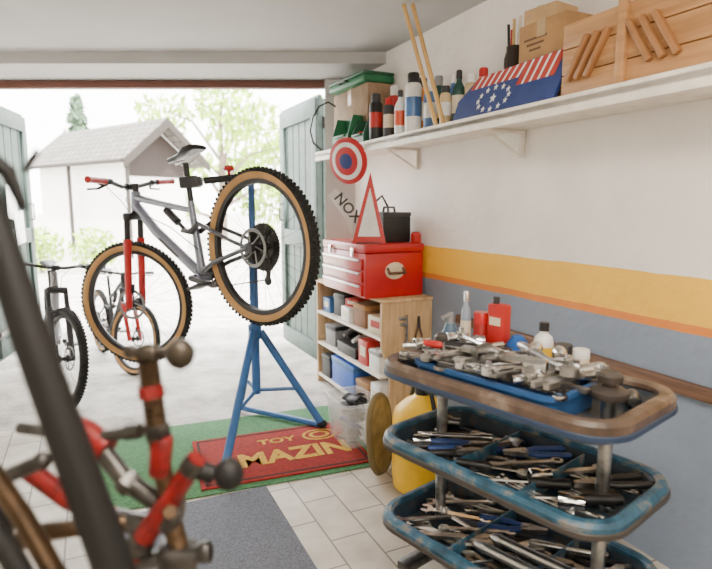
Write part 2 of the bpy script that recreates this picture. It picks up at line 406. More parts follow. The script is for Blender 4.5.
    for k, Mx in ((0, Matrix.Identity(4)), (1, S@Matrix.Translation((WB, 0, 0)))):
        w = bpy.data.objects.new('wheel', rim_me); C.objects.link(w); w.parent = root; w.matrix_local = Mx
        def sub(n, me, r=None):
            o = bpy.data.objects.new(n, me); C.objects.link(o); o.parent = w
            if r: o.rotation_euler = (0, r, 0)
        sub('tyre', tm); sub('hub', hub_me); sub('brake_rotor', rot_me)
        if k == 0: sub('cassette', cas_me)
        for i in range(28): sub('spoke', sp_me if i % 2 else sp_me2, 2*PI*i/28+.001)
    def fbuild(b, n, m, par=root):
        o = b.build(n, m, par)
        if par is root: o.matrix_local = S
        return o
    axl = Vector((WB, 0, 0)); cr = HB-ax*.03+Vector((.02, 0, 0)); dn = (axl-cr).normalized()
    b = MB(); b.box(cr, (.05, .15, .045), (0, math.radians(-22), 0), bev=.012); b.cyl(HB-ax*.03, HB, .024)
    for s in (-1, 1): b.cyl(cr+Vector((0, s*.064, 0)), cr+Vector((0, s*.064, 0))+dn*.22, .0175, n=16)
    fbuild(b, 'fork_crown', black)
    b = MB()
    for s in (-1, 1): b.tube([cr+Vector((0, s*.064, 0))+dn*.13, axl+Vector((0, s*.066, 0))-dn*.03, axl+Vector((0, s*.066, 0))+dn*.02], [.0235, .021, .019], 16)
    pa = cr+dn*.17; arc = [pa+Vector((.0, .064*math.cos(t), 0))+Vector((.035*math.sin(t), 0, .01*math.sin(t))) for t in [PI*i/8 for i in range(9)]]
    b.tube(arc, .014, 10); fbuild(b, 'fork_lowers', fk)
    b = MB(); b.box(axl+Vector((-.05, .055, .085)), (.03, .03, .06), (0, -.4, 0), bev=.008); fbuild(b, 'brake_caliper', black)
    st = HT+ax*.03; bar = st+Vector((.04, 0, .015))
    b = MB(); b.cyl(HT, st+ax*.02, .018); b.tube([st, bar], .018, 12); b.cyl(bar-Vector((0, .024, 0)), bar+Vector((0, .024, 0)), .021, n=16); fbuild(b, 'stem', black)
    b = MB(); b.tube([bar+Vector((-.05, -.39, .02)), bar+Vector((-.03, -.2, .018)), bar+Vector((0, -.07, 0)), bar, bar+Vector((0, .07, 0)), bar+Vector((-.03, .2, .018)), bar+Vector((-.05, .39, .02))], .0125, 12)
    hb = fbuild(b, 'handlebar', black)
    for s in (-1, 1):
        e0, e1 = bar+Vector((-.034, s*.245, .0186)), bar+Vector((-.051, s*.395, .02)); b = MB()
        pts = [e0+(e1-e0)*t/8 for t in range(9)]; b.tube(pts, [.019, .016, .0165, .016, .0165, .016, .0165, .016, .019], 14); b.build('grip', gr, hb)
        b = MB(); q = bar+Vector((-.03, s*.2, .018)); b.cyl(q-Vector((0, .012, 0)), q+Vector((0, .012, 0)), .017); b.tube([q+Vector((.02, s*.0, -.005)), q+Vector((.055, s*.04, -.02)), q+Vector((.05, s*.13, -.025))], [.011, .007, .006], 8); b.cyl(q+Vector((.02, -.02*s, 0)), q+Vector((.03, s*.05, 0)), .010)
        b.build('brake_lever', black, hb)
    b = MB()
    for s in (-1, 1): b.tube([bar+Vector((.0, s*.19, .018)), bar+Vector((.07, s*.1, .02)), bar+Vector((.07, s*.02, -.06)), HB+Vector((.03, s*.03, .0)), HB+Vector((-.05, s*.035, -.05))], .0028, 6)
    fbuild(b, 'brake_hose', black)
    b = MB(); b.tube([Vector((.44, .02, .12)), Vector((.62, .03, .30)), Vector((.8, .035, .42))], .003, 6); b.build('cable', black, root)
    if fr is frame_m:
        d = (BB+Vector((.02, 0, .03))-Vector((.80, 0, .33))); c = Vector((.80, 0, .33))+d*.42; dx = -d.normalized(); zz = Vector((0, 1, 0)); yy = zz.cross(dx)
        b = MB(); b.prism([(-.10, -.006), (.10, -.006), (.12, .008), (-.08, .008)], .0285, .0298, Matrix.Translation(c)@Matrix((tuple(dx), tuple(yy), tuple(zz))).transposed().to_4x4()); b.build('frame_stripe', black, root)
    return root
R_ = Vector((-.455, 2.64, 1.052)); ex = (Vector((-1.325, 3.34, .665))-R_).normalized()
ey = Vector((-ex.y, ex.x, 0)).normalized(); ez = ex.cross(ey)
def frameM(o, x, y, z, s=1): return Matrix(((x.x*s, y.x*s, z.x*s, o.x), (x.y*s, y.y*s, z.y*s, o.y), (x.z*s, y.z*s, z.z*s, o.z), (0, 0, 0, 1)))
red_fork = mat('fork_red', (.5, .01, .012), .3, 0, .05, coat=.5)
bsw = mat('black_sidewall', (.015, .015, .015), .8)
make_bike('silver grey full suspension mountain bike with tan sidewall tyres clamped in the blue stand', frameM(R_, ex, ey, ez), (frame_m, red_fork, redpl), math.radians(25), tansw)
def floor_bike(label, front, back_dir, sc, pal, steer, side=bsw):
    x = -Vector(back_dir).normalized(); y = Vector((-x.y, x.x, 0)); o = Vector((front[0], front[1], .374*sc))-x*1.185*sc
    return make_bike(label, frameM(o, x, y, Vector((0, 0, 1)), sc), pal, steer, side)
floor_bike('small pale grey bicycle with black tyres standing in the doorway at the left edge', (-1.80, 3.34), (-.53, .848, 0), .84, (mat('small_frame_grey', (.30, .30, .32), .35, .4), darkgrey, black), math.radians(18))
floor_bike('small bicycle with red fork and tan tyres standing behind the hanging front wheel', (-1.64, 4.05), (-.64, .768, 0), .72, (mat('small_frame_dark', (.06, .06, .065), .35, .2), red_fork, black), math.radians(20), tansw)

# ---------------------------------------------------------------- blue repair stand
MX, MY = -.55, 2.98
t = thing('bike_repair_stand', 'blue steel tripod repair stand holding the silver mountain bike', 'repair stand', (MX, MY, 0))
b = MB(); b.cyl((0, 0, .22), (0, 0, .98), .024, n=18); b.build('column', blue, t)
b = MB(); b.cyl((0, 0, .9), (0, 0, 1.44), .018, n=16); b.build('upper_tube', blue, t)
b = MB(); b.cyl((0, 0, .95), (0, 0, 1.0), .031, n=18); b.tube([(0, -.02, .975), (0, -.07, .975)], .006); b.box((0, -.075, .975), (.05, .012, .02), bev=.004); b.build('height_collar', darkgrey, t)
b = MB(); b.cyl((0, 0, .53), (0, 0, .61), .036, n=18); b.build('leg_collar', blue, t)
fB, fC = at_z(322, 430), at_z(240, 412)
feet = [at_z(224, 480), fB, fC]
for i, f in enumerate(feet):
    l = Vector((f.x-MX, f.y-MY, 0)); o = l.normalized()
    b = MB(); b.tube([o*.03+Vector((0, 0, .57)), l+Vector((0, 0, .034))], .021, 12); lg = b.build('leg', blue, t)
    b = MB(); b.tube([o*.02+Vector((0, 0, .24)), l*.6+Vector((0, 0, .245))], .011, 8); b.build('brace', blue, lg)
    b = MB(); b.sphere(l+Vector((0, 0, .038)), (.03, .03, .022)); b.build('foot_cap', rubber, lg)
lo = Vector((MX, MY, 0))
b = MB(); b.tube([fC-lo+Vector((0, 0, .03)), fB-lo+Vector((0, 0, .03))], .017, 12); b.build('floor_bar', blue, t)
cp = R_+ex*.408+ez*.475-Vector((MX, MY, 0))
b = MB(); b.cyl((0, 0, 1.36), (0, 0, 1.44), .03, n=16); b.tube([(0, 0, 1.4), Vector((0, 0, 1.4)).lerp(cp, .75)], .019, 14); b.build('clamp_arm', black, t)
ca = (cp-Vector((0, 0, 1.4))).normalized()
b = MB(); rotm = ca.to_track_quat('X', 'Z').to_matrix()
for s in (-1, 1): b.box(cp+rotm@Vector((-.01, s*.031, 0)), (.10, .03, .06), rotm, bev=.01)
b.box(cp+rotm@Vector((-.055, 0, 0)), (.03, .07, .05), rotm, bev=.01); b.build('clamp_jaw', darkgrey, t)
b = MB(); k0 = Vector((0, 0, 1.4)).lerp(cp, .35); b.cyl(k0, k0+Vector((0, 0, .05)), .008); b.lathe([(.012, 0), (.026, .006), (.028, .018), (.02, .03), (.001, .033)], 16, 0, Matrix.Translation(k0+Vector((0, 0, .035)))); b.build('clamp_knob', redpl, t)

# ---------------------------------------------------------------- floor coverings
carpet = mat('green_turf', (.08, .23, .10), .95, var=.35, scale=90, bump=.8, bscale=220)
redmat = mat('mat_red', (.29, .018, .014), .95, var=.25, scale=60, bump=.6, bscale=250)
gold = mat('mat_gold', (.60, .35, .045), .95, var=.25, scale=60, bump=.5, bscale=250)
slate = mat('mat_slate', (.165, .18, .225), .95, var=.35, scale=150, bump=.8, bscale=260)
def quadmat(name, p, w, d, ang, h, m, label, cat):
    b = MB(); b.box((w/2, -d/2, h/2+.001), (w, d, h), bev=.003); o = b.build(name, m, loc=p, rot=(0, 0, ang))
    return tag(o, label, cat)
TL = at_z(90, 438)
quadmat('turf_carpet', TL, 1.36, .86, math.radians(21), .006, carpet, 'green artificial turf carpet under the blue stand legs', 'carpet')
t = thing('door_mat', 'red doormat with gold lettering lying on the edge of the green turf', 'doormat', at_z(192, 443, .007), math.radians(20.5))
b = MB(); b.box((.41, -.27, .005), (.82, .54, .008), bev=.003); b.build('pile', redmat, t)
b = MB()
for (x0, y0, x1, y1) in ((.02, -.02, .80, -.032), (.02, -.508, .80, -.52), (.02, -.02, .032, -.52), (.788, -.02, .80, -.52)): b.box(((x0+x1)/2, (y0+y1)/2, .0095), (abs(x1-x0), abs(y1-y0), .0015))
b.build('border', mat('mat_dark', (.05, .02, .02), .95), t)
text_mesh('MAZIN', .19, gold, 'lettering', t, Matrix.Translation((.475, -.335, .0105)), .0006, .96, .007)
text_mesh('TOY', .078, gold, 'lettering', t, Matrix.Translation((.42, -.15, .0105)), .0006, 1.25, .002)
b = MB(); Me = Matrix.Translation((.655, -.145, .0095))@Matrix.Diagonal((1.25, .9, 1, 1))
for k in range(2): b.lathe([(.064-k*.034, 0), (.076-k*.030, 0), (.076-k*.030, .0012), (.064-k*.034, .0012)], 32, 0, Me, closed=True)
b.build('emblem', gold, t)
p = at_z(266, 487)
b = MB(); b.box((-.33, -.75, .005), (.66, 1.5, .008), bev=.003)
tag(b.build('floor_mat', slate, loc=p, rot=(0, 0, math.radians(25))), 'slate grey ribbed floor mat in front of the red doormat', 'floor mat')

# ---------------------------------------------------------------- wall shelf
S0, S1, DF = .35, 3.72, 1.45
b = MB(); b.box((0, 0, 0), (WD-.002-DF, S1-S0, .026), bev=.003); b.box((-(WD-.002-DF)/2+.011, 0, -.006), (.022, S1-S0, .06), bev=.003)
sh = thing('wall_shelf', 'long white wall shelf loaded with boxes and spray cans', 'shelf', WP((S0+S1)/2, (DF+WD-.002)/2, 1.587), A)
b.build('board', shelfw, sh)
for s in (s_of(505, 1.6)+.05, s_of(400, 1.6)+.05, .75):
    b = MB(); y = s-(S0+S1)/2; xw = (WD-DF)/2-.002
    b.box((xw-.008, y, -.075), (.012, .03, .12), bev=.002); b.box((xw-.1, y, -.022), (.2, .028, .012), bev=.002)
    b.tube([(xw-.012, y, -.125), (xw-.19, y, -.028)], .006, 8); b.build('bracket', shelfw, sh)
ZS = 1.601
def can(px, d, ytop, wpx, kind, body, cap, label, cat='spray can', band=None):
    s = s_of(px, d); p = WP(s, d, ZS); f = p.y; rr = ray(px, ytop); h = (CAM+rr*(f/rr.y)).z-ZS; r = wpx*f/F/2
    t = thing({'can': 'spray_can', 'bottle': 'bottle', 'jar': 'jar'}[kind], label, cat, p, A)
    b = MB(); band = band or cap
    if kind == 'can':
        b.lathe([(r*.95, 0), (r, .004), (r, h*.78), (r*.8, h*.83), (r*.5, h*.85)], 20); b.build('body', body, t)
        b = MB(); b.lathe([(r*.72, h*.83), (r*.74, h*.97), (r*.6, h)], 18); b.build('cap', cap, t)
        b = MB(); b.lathe([(r*1.01, h*.3), (r*1.012, h*.31), (r*1.012, h*.6), (r*1.01, h*.61)], 20, cap=False); b.build('label_band', band, t)
    else:
        b.lathe([(r*.95, 0), (r, .006), (r, h*.6), (r*.85, h*.7), (r*.4, h*.8), (r*.38, h*.86)], 20); b.build('body', body, t)
        b = MB(); b.lathe([(r*.45, h*.85), (r*.45, h*.98), (r*.3, h)], 16); b.build('cap', cap, t)
        b = MB(); b.lathe([(r*1.01, h*.25), (r*1.012, h*.26), (r*1.012, h*.55), (r*1.01, h*.56)], 20, cap=False); b.build('label_band', band, t)
    return t
cblue = mat('can_blue', (.06, .15, .36), .35); cbeige = mat('can_beige', (.6, .46, .26), .4); dgb = mat('dark_green_bottle', (.015, .06, .05), .3)
can(376, 1.50, 94, 13, 'can', black, darkgrey, 'short black spray can with red band, leftmost of the cans on the shelf', band=redpl)
can(389, 1.53, 98, 11, 'can', darkgrey, red, 'dark spray can with red cap between the black can and the white bottle', band=cream)
can(400, 1.51, 90, 11, 'bottle', whitepl, darkgrey, 'slim white bottle with dark cap on the shelf', 'bottle', band=orange)
can(413, 1.53, 73, 16, 'can', whitepl, black, 'tall white spray can with dark band and black cap on the shelf', band=cblue)
can(430, 1.55, 84, 13, 'can', cblue, whitepl, 'blue spray can with white cap next to the leaning sticks')
can(445, 1.53, 86, 11, 'can', cbeige, darkgrey, 'beige spray can with grey cap beside the leaning sticks', band=whitepl)
can(458, 1.57, 70, 13, 'bottle', dgb, black, 'dark green bottle with pale label near the striped board', 'bottle', band=cream)
can(470, 1.60, 74, 12, 'can', cbeige, whitepl, 'tan spray can with white cap half behind the striped board', band=redpl)
can(482, 1.62, 68, 12, 'can', whitepl, redpl, 'white spray can with red cap half behind the striped board', band=dblue)
can(394, 1.67, 86, 11, 'can', redpl, whitepl, 'red spray can with white cap in the back row left of the white bottle', band=black)
can(422, 1.67, 78, 12, 'can', mat('can_orange', (.7, .25, .04), .4), black, 'orange spray can in the back row beside the tall white can', band=whitepl)
can(438, 1.68, 76, 11, 'can', dgb, grey, 'dark green spray can with grey cap in the back row', band=yellow)
can(452, 1.69, 74, 10, 'bottle', cblue, whitepl, 'slim blue bottle with white cap in the back row', 'bottle')
p = WP(3.38, 1.650, ZS); t = thing('cardboard_box', 'greyish brown cardboard box at the far end of the shelf under the green case', 'box', p, A)
b = MB(); b.box((0, 0, .19), (.18, .52, .38), bev=.004); b.build('carton', cardgrey, t)
b = MB(); b.box((0, 0, .3812), (.05, .52, .0012)); b.box((-.0908, 0, .33), (.0012, .05, .1)); b.build('tape', mat('tape', (.42, .29, .15), .3), t)
t = thing('tool_case', 'flat green plastic case lying on top of the cardboard box', 'case', WP(3.36, 1.625, ZS+.3825), A+.05)
b = MB(); b.box((0, 0, .023), (.22, .48, .046), bev=.012); b.build('body', green, t)
b = MB(); b.box((0, 0, .056), (.22, .48, .02), bev=.008); b.build('lid', mat('green_dark', (.012, .08, .04), .4), t)
b = MB(); b.tube([(-.11, -.05, .03), (-.14, -.05, .03), (-.14, .05, .03), (-.11, .05, .03)], .006, 8); b.build('handle', black, t)
def bin_(p, w, d, h, m, label, rz=A, fl=.4):
    t = thing('storage_bin', label, 'storage bin', p, rz)
    b = MB(); th = .004
    for sx in (-1, 1):
        b.prism([(-d/2, 0), (d/2, 0), (d/2, h), (-d/2+d*.35, h), (-d/2, h*fl)], -th/2, th/2, Matrix.Translation((0, sx*(w/2-th/2), 0))@Matrix.Rotation(PI/2, 4, 'X'))
    b.box((0, 0, th/2), (d, w, th)); b.box((d/2-th/2, 0, h/2), (th, w, h)); b.box((-d/2+th/2, 0, h*fl/2), (th, w, h*fl)); b.box((-d/2-.006, 0, h*fl-.006), (.016, w*.7, .012), bev=.003)
    b.build('body', m, t)
    b = MB()
    for k in range(14): b.sphere((rnd.uniform(-d*.25, d*.25), rnd.uniform(-w*.36, w*.36), h*fl*.85+rnd.uniform(0, .02)), rnd.uniform(.012, .016), 8, k % 2)
    b.build('contents', [redpl, darkgrey], t)
    return t
bin_(WP(3.285, 1.498, ZS), .24, .10, .19, green, 'large green open-front storage bin in front of the cardboard box')
bin_(WP(3.045, 1.510, ZS), .16, .11, .15, mat('bin_dark_green', (.012, .09, .045), .5), 'dark green open-front storage bin beside the black spray can')
for k, (s0, tx, lab) in enumerate(((2.26, 404, 'pale wooden stick leaning from the shelf to the ceiling, left of two'), (2.20, 413, 'pale wooden stick leaning from the shelf to the ceiling, right of two'))):
    e_ = at_z(tx, 6, 2.185); a_ = WP(s0, 1.487, ZS+.008)
    b = MB(); b.tube([a_, a_.lerp(e_, .5), e_], [.011, .0105, .0095], 10); b.sphere(e_, .012, 10)
    tag(b.build('wooden_stick', stickw), lab, 'stick')
b = MB(); q = WP(3.56, 1.54, ZS+.3); b.tube([q, q+Vector((-.05, 0, .03)), q+Vector((-.11, -.01, .0)), q+Vector((-.15, -.02, -.07)), q+Vector((-.17, -.02, -.16)), q+Vector((-.15, -.02, -.24)), q+Vector((-.08, .0, -.296))], .006, 8)
tag(b.build('cable', rubber), 'black cable curving down beside the cardboard box at the shelf end', 'cable')
t = thing('painted_board', 'blue board with red and white stripes and a star ring on the shelf', 'board', WP(1.79, 1.475, ZS), A)
Mf = Matrix.Translation((0, 0, .002))@Matrix.Rotation(math.radians(-90), 4, 'Z')@Matrix.Rotation(math.radians(72), 4, 'X')
b = MB(); b.prism([(-.33, 0), (.26, 0), (.275, .08), (.26, .200), (-.22, .190), (-.33, .10)], -.012, 0, Mf); b.build('panel', navy, t)
b = MB()
n_ = 12
for i in range(n_):
    x0 = -.255+.042*i; yb = .138 if x0 < .0 else .105
    b.prism([(x0, yb), (x0+.030, yb), (min(.262, x0+.060), .1885+.0008*i), (min(.256, x0+.030), .1885+.0008*i)], .0002, .0015, Mf, 0)
    if i < n_-1: b.prism([(x0+.030, yb), (x0+.042, yb), (min(.264, x0+.072), .1885+.0008*i), (min(.262, x0+.060), .1885+.0008*i)], .0002, .0015, Mf, 1)
b.build('stripes', [mat('stripe_red', (.42, .035, .02), .5), whitepl], t)
def star(cx, cy, r): return [(cx+(r if k % 2 == 0 else r*.42)*math.sin(k*PI/5), cy+(r if k % 2 == 0 else r*.42)*math.cos(k*PI/5)) for k in range(10)]
b = MB()
for k in range(12):
    a = 2*PI*k/12; b.prism(star(-.08+.095*math.cos(a), .075+.046*math.sin(a), .0135), .002, .0032, Mf)
b.prism(star(-.08, .075, .020), .002, .0032, Mf); b.build('star_ring', whitepl, t)
p = WP(s_of(511, 1.69), 1.69, ZS); t = thing('brush_jar', 'dark jar full of brushes beside the cardboard carton on the shelf', 'jar', p, A)
b = MB(); b.lathe([(.036, 0), (.040, .005), (.040, .27), (.032, .30), (.032, .32), (.027, .32), (.027, .05)], 18); b.build('jar_body', mat('jar_dark', (.035, .025, .02), .25), t)
for k in range(5):
    b = MB(); a = k*1.3; b.tube([(.008*math.cos(a), .008*math.sin(a), .06), (.026*math.cos(a), .026*math.sin(a), .38+.015*k)], .006, 8); b.build('brush', [pine, redpl, black, stickw, cream][k], t)
p = WP(s_of(553, 1.65), 1.655, ZS); t = thing('cardboard_carton', 'closed cardboard carton behind the striped board, beside the wooden crate', 'box', p, A)
w, d, h = .24, .17, .335
b = MB(); b.box((0, 0, h/2), (d, w, h), bev=.004); b.build('carton', cardboard, t)
b = MB(); b.box((0, 0, h+.001), (d, .045, .0015)); b.box((-d/2-.0007, 0, h-.03), (.0014, .045, .06)); b.build('tape', MATS['tape'], t)
b = MB()
for i in range(3): b.box((-d/2-.0007, .03, .275-.02*i), (.001, .12-i*.03, .008))
b.build('print', mat('print_brown', (.12, .06, .03), .8), t)
p2 = WP(s_of(553, 1.65)+.05, 1.66, ZS+h+.002); t = thing('carton', 'small flat tan carton lying on top of the closed cardboard carton', 'box', p2, A+.15)
b = MB(); b.box((0, 0, .03), (.13, .15, .06), bev=.003); b.build('body', mat('tan_card', (.5, .32, .16), .8), t)
b = MB(); b.box((0, 0, .0605), (.13, .03, .001)); b.build('tape', MATS['tape'], t)
t = thing('wooden_crate', 'pine crate with a centre batten and grouped diagonal wooden bars on the shelf', 'crate', WP(1.14, 1.60, ZS), A)
b = MB(); L, D, H = .72, .22, .25
for k in range(3): b.box((-D/2+.008, 0, H*(k+.5)/3), (.016, L, H/3-.004), bev=.002); b.box((D/2-.008, 0, H*(k+.5)/3), (.016, L, H/3-.004), bev=.002)
for s in (-1, 1): b.box((0, s*(L/2-.009), H/2), (D-.03, .018, H), bev=.002)
b.box((0, 0, .008), (D-.03, L-.03, .014)); b.build('panel', pine, t)
for y in (.115, -.24):
    b = MB(); b.box((-D/2-.009, y, H/2+.06), (.018, .03, H+.12), bev=.002); b.build('batten', pine, t)
pegm = mat('bar_wood', (.33, .15, .055), .5)
for y, sg in ((.285, -1), (.245, -1), (.205, -1), (.055, 1), (.012, 1), (-.031, 1)):
    b = MB(); a, c_ = Vector((-D/2-.011, y+sg*.040, .190)), Vector((-D/2-.011, y-sg*.040, .060)); dd = c_-a
    b.box((a+c_)/2, (.020, .018, dd.length), (math.atan2(-dd.y, dd.z)+PI, 0, 0), bev=.003); b.build('bar', pegm, t)
t = thing('round_sign', 'round red and white ringed metal sign with blue centre hanging from the shelf', 'sign', at_f(348, 161, 3.36), math.radians(-38))
MR = Matrix.Rotation(math.radians(-14), 4, 'Y')@Matrix.Rotation(math.radians(10), 4, 'X')@Matrix.Rotation(PI/2, 4, 'X')
b = MB(); b.lathe([(.135, -.004), (.135, .004), (.108, .012), (.1081, .012), (.082, .018), (.0821, .018), (.045, .022), (.0451, .022), (.001, .026)], 40, [0, 0, 1, 1, 0, 0, 2, 2, 2], MR); b.build('disc', [red, whitepl, navy], t)
b = MB(); b.tube([(0, .0, .12), (.0, .03, .14), (.02, .06, .09)], .002, 6); b.build('hook', dsteel, t)

# ---------------------------------------------------------------- cabinet with toolbox
CS = 2.66
t = thing('wooden_cabinet', 'low open plywood cabinet with crowded shelves under the red toolbox', 'cabinet', WP(CS, 1.42, 0), A)
CW, CL, CH = .325, .98, .735
prof = [(0, 0), (CW, 0), (CW, CH-.02), (0, CH-.02)]
# near side panel has a curved stepped front edge
sprof = [(0, 0), (CW, 0), (CW, CH-.02), (0, CH-.02), (0, .50)]+[(.055-.055*math.cos(a), .50-.16*(a/(PI/2))) for a in [PI/2*j/8 for j in range(1, 9)]]+[(.055, .20)]+[(.055*math.cos(a), .20-.06*math.sin(a)) for a in [PI/2*j/6 for j in range(1, 7)]]
b = MB(); b.prism(sprof, -.009, .009, Matrix.Translation((0, .01, 0))@Matrix.Rotation(PI/2, 4, 'X')); b.build('side_panel', ply, t)
b = MB(); b.prism(prof, -.009, .009, Matrix.Translation((0, CL-.01, 0))@Matrix.Rotation(PI/2, 4, 'X')); b.build('side_panel', ply, t)
b = MB(); b.box((CW/2, CL/2, CH-.009), (CW, CL+.02, .018), bev=.003); b.build('top_panel', ply, t)
for z in (.06, .29, .51):
    b = MB(); b.box((CW/2, CL/2, z), (CW, CL-.04, .016)); b.build('shelf', shelfw, t)
b = MB(); b.box((CW-.004, CL/2, CH/2), (.006, CL-.04, CH-.04)); b.build('back_panel', ply, t)
def boxt(name, s, d, z, dims, m, label, cat='box', lid=None, rz=A, lidname='lid'):
    t = thing(name, label, cat, WP(s, d, z), rz); b = MB(); b.box((0, 0, dims[2]/2), dims, bev=.005); b.build('body', m, t)
    b = MB()
    if lid: b.box((0, 0, dims[2]*.88), (dims[0]+.006, dims[1]+.006, dims[2]*.2), bev=.004); b.build(lidname, lid, t)
    else: b.box((-dims[0]/2-.0006, 0, dims[2]*.55), (.0012, dims[1]*.6, dims[2]*.4)); b.build('label_patch', cream if m is not cream else redpl, t)
    return t
bbrown = mat('box_brown', (.24, .12, .06), .7)
boxt('small_box', 2.80, 1.53, .519, (.17, .15, .10), cream, 'cream box on the top shelf of the cabinet, nearest the end panel', rz=A+.12)
boxt('small_box', 3.00, 1.53, .519, (.17, .16, .14), bbrown, 'brown lidded box on the top shelf of the cabinet', lid=cardboard)
boxt('small_box', 3.18, 1.52, .519, (.17, .15, .09), whitepl, 'flat white box in the middle of the cabinet top shelf', rz=A-.1)
boxt('small_box', 3.36, 1.54, .519, (.15, .13, .15), darkgrey, 'dark grey box on the top shelf of the cabinet', lid=black, rz=A+.15)
boxt('small_box', 3.52, 1.53, .519, (.17, .12, .10), blue, 'blue box at the far end of the cabinet top shelf')
boxt('small_box', 3.18, 1.53, .611, (.13, .12, .05), redpl, 'small red box stacked on the flat white box in the cabinet', rz=A+.3)
boxt('storage_box', 2.79, 1.53, .299, (.18, .13, .12), whitepl, 'white box with grey lid on the middle cabinet shelf', lid=grey)
boxt('storage_box', 2.94, 1.53, .299, (.18, .12, .15), redpl, 'red box on the middle cabinet shelf')
boxt('storage_box', 3.18, 1.53, .299, (.18, .28, .07), black, 'long black box on the middle cabinet shelf', lid=darkgrey)
boxt('storage_box', 3.46, 1.53, .299, (.17, .14, .14), grey, 'grey box at the far end of the middle cabinet shelf', lid=darkgrey, rz=A+.1)
boxt('storage_crate', 3.22, 1.53, .069, (.20, .34, .18), mat('crate_blue', (.03, .12, .5), .45), 'bright blue crate on the bottom cabinet shelf', 'crate', lid=blue, lidname='rim')
boxt('storage_box', 3.50, 1.53, .069, (.20, .14, .15), darkgrey, 'dark box at the far end of the bottom cabinet shelf', lid=black)
boxt('storage_box', 2.76, 1.53, .069, (.2, .11, .16), whitepl, 'white carton on the bottom cabinet shelf beside the end panel')
boxt('storage_box', 2.93, 1.53, .069, (.2, .16, .13), bbrown, 'brown carton on the bottom cabinet shelf', lid=cardboard)
for k, s in enumerate((3.08, 3.15, 3.23, 3.29)):
    b = MB(); b.tube([WP(s-.03, 1.46, .392+.006*k), WP(s, 1.52, .40+.008*k), WP(s+.04, 1.59, .392)], [.012, .020, .012], 10)
    tag(b.build('cloth_roll', [darkgrey, whitepl, black, grey][k]), ['dark grey cloth roll on the long black box', 'white cloth roll on the long black box', 'black cloth roll on the long black box', 'mid grey cloth roll on the long black box'][k], 'cloth')
t = thing('caliper', 'steel caliper hanging on the end panel of the plywood cabinet', 'caliper', WP(CS-.012, 1.57, .48), A)
b = MB(); b.box((0, 0, .06), (.016, .004, .18), bev=.001); b.box((-.02, 0, .145), (.06, .004, .02), bev=.002); b.box((-.015, 0, .11), (.05, .005, .018), bev=.002); b.build('beam', steel, t)
b = MB(); b.cyl((0, .006, .16), (0, -.012, .16), .003); b.build('nail', dsteel, t)
t = thing('pliers', 'brown handled pliers hanging on the cabinet end panel beside the caliper', 'pliers', WP(CS-.012, 1.65, .46), A)
b = MB(); b.prism([(-.012, .1), (.012, .1), (.005, .17), (-.005, .17)], -.005, .005, Matrix.Rotation(PI/2, 4, 'X')); b.build('jaws', dsteel, t)
for s in (-1, 1):
    b = MB(); b.tube([(s*.006, 0, .105), (s*.02, 0, .06), (s*.022, 0, 0)], .007, 8); b.build('handle', brown, t)
ZT = CH+.001
t = thing('toolbox', 'red metal toolbox with three drawers on top of the plywood cabinet', 'toolbox', WP(2.72, 1.34, ZT), A)
TW, TLn, THt = .385, .60, .25
b = MB(); b.box((TW/2, TLn/2, THt/2), (TW-.012, TLn, THt), bev=.008); b.build('body', red, t)
b = MB(); b.box((TW/2, TLn/2, THt+.026), (TW, TLn+.008, .05), bev=.014); b.build('lid', red, t)
for i in range(3):
    b = MB(); z = .045+i*.072; b.box((.0, TLn/2, z), (.014, TLn-.05, .062), bev=.003); dr = b.build('drawer', red, t)
    b = MB(); b.box((-.012, TLn/2, z+.022), (.014, TLn-.08, .012), bev=.003); b.build('drawer_pull', silver, dr)
b = MB(); b.lathe([(.001, -.003), (.055, -.003), (.06, 0), (.055, .003), (.001, .003)], 28, 0, Matrix.Translation((TW/2, -.002, .15))@YM@Matrix.Diagonal((1.05, .8, 1, 1))); hp = b.build('handle_plate', cream, t)
b = MB(); b.tube([(TW/2-.05, -.006, .165), (TW/2-.05, -.03, .14), (TW/2+.05, -.03, .14), (TW/2+.05, -.006, .165)], .009, 10); b.build('side_handle', brown, hp)
for y in (.14, .46):
    b = MB(); b.box((-.006, y, THt+.0), (.012, .035, .05), bev=.003); b.build('latch', chrome, t)
ZTT = ZT+THt+.051
t = thing('warning_triangle', 'red rimmed white warning triangle standing on the red toolbox', 'warning triangle', WP(2.78, 1.40, ZTT), math.radians(-8))
def tri(h, w, z0=0): return [(-w/2, z0), (w/2, z0), (0, z0+h)]
Mt = Matrix.Rotation(math.radians(90-8), 4, 'X')
b = MB(); b.prism(tri(.40, .19), -.008, 0, Mt); b.build('rim', mat('triangle_red', (.5, .02, .02), .3), t)
b = MB(); b.prism(tri(.27, .125, .04), .0003, .003, Mt); b.build('panel', whitepl, t)
b = MB(); b.box((0, .03, .004), (.14, .06, .006)); b.build('foot', darkgrey, t)
t = thing('battery', 'black box battery with carry handle on the red toolbox', 'battery', WP(2.90, 1.59, ZTT), A)
b = MB(); b.box((0, 0, .075), (.18, .2, .15), bev=.008); b.build('case', black, t)
b = MB(); b.box((0, 0, .16), (.185, .205, .025), bev=.006); b.build('lid', darkgrey, t)
b = MB(); b.tube([(0, -.07, .172), (0, -.06, .2), (0, .06, .2), (0, .07, .172)], .007, 8); b.build('handle', rubber, t)
t = thing('number_plate', 'narrow pale plate with steep black letters standing behind the warning triangle', 'plate', WP(3.10, 1.40, ZTT), math.radians(2))
Mp = Matrix.Rotation(math.radians(80), 4, 'X')
b = MB(); b.prism([(.04, 0), (.11, 0), (.125, .10), (-.055, .315), (-.105, .275), (.01, .13)], -.006, 0, Mp); b.build('plate', mat('plate_pale', (.62, .61, .58), .4), t)
text_mesh('NOX', .088, black, 'lettering', t, Mp@Matrix.Translation((.016, .198, .0015))@Matrix.Rotation(math.radians(-50), 4, 'Z'), .0006, 1, .002)
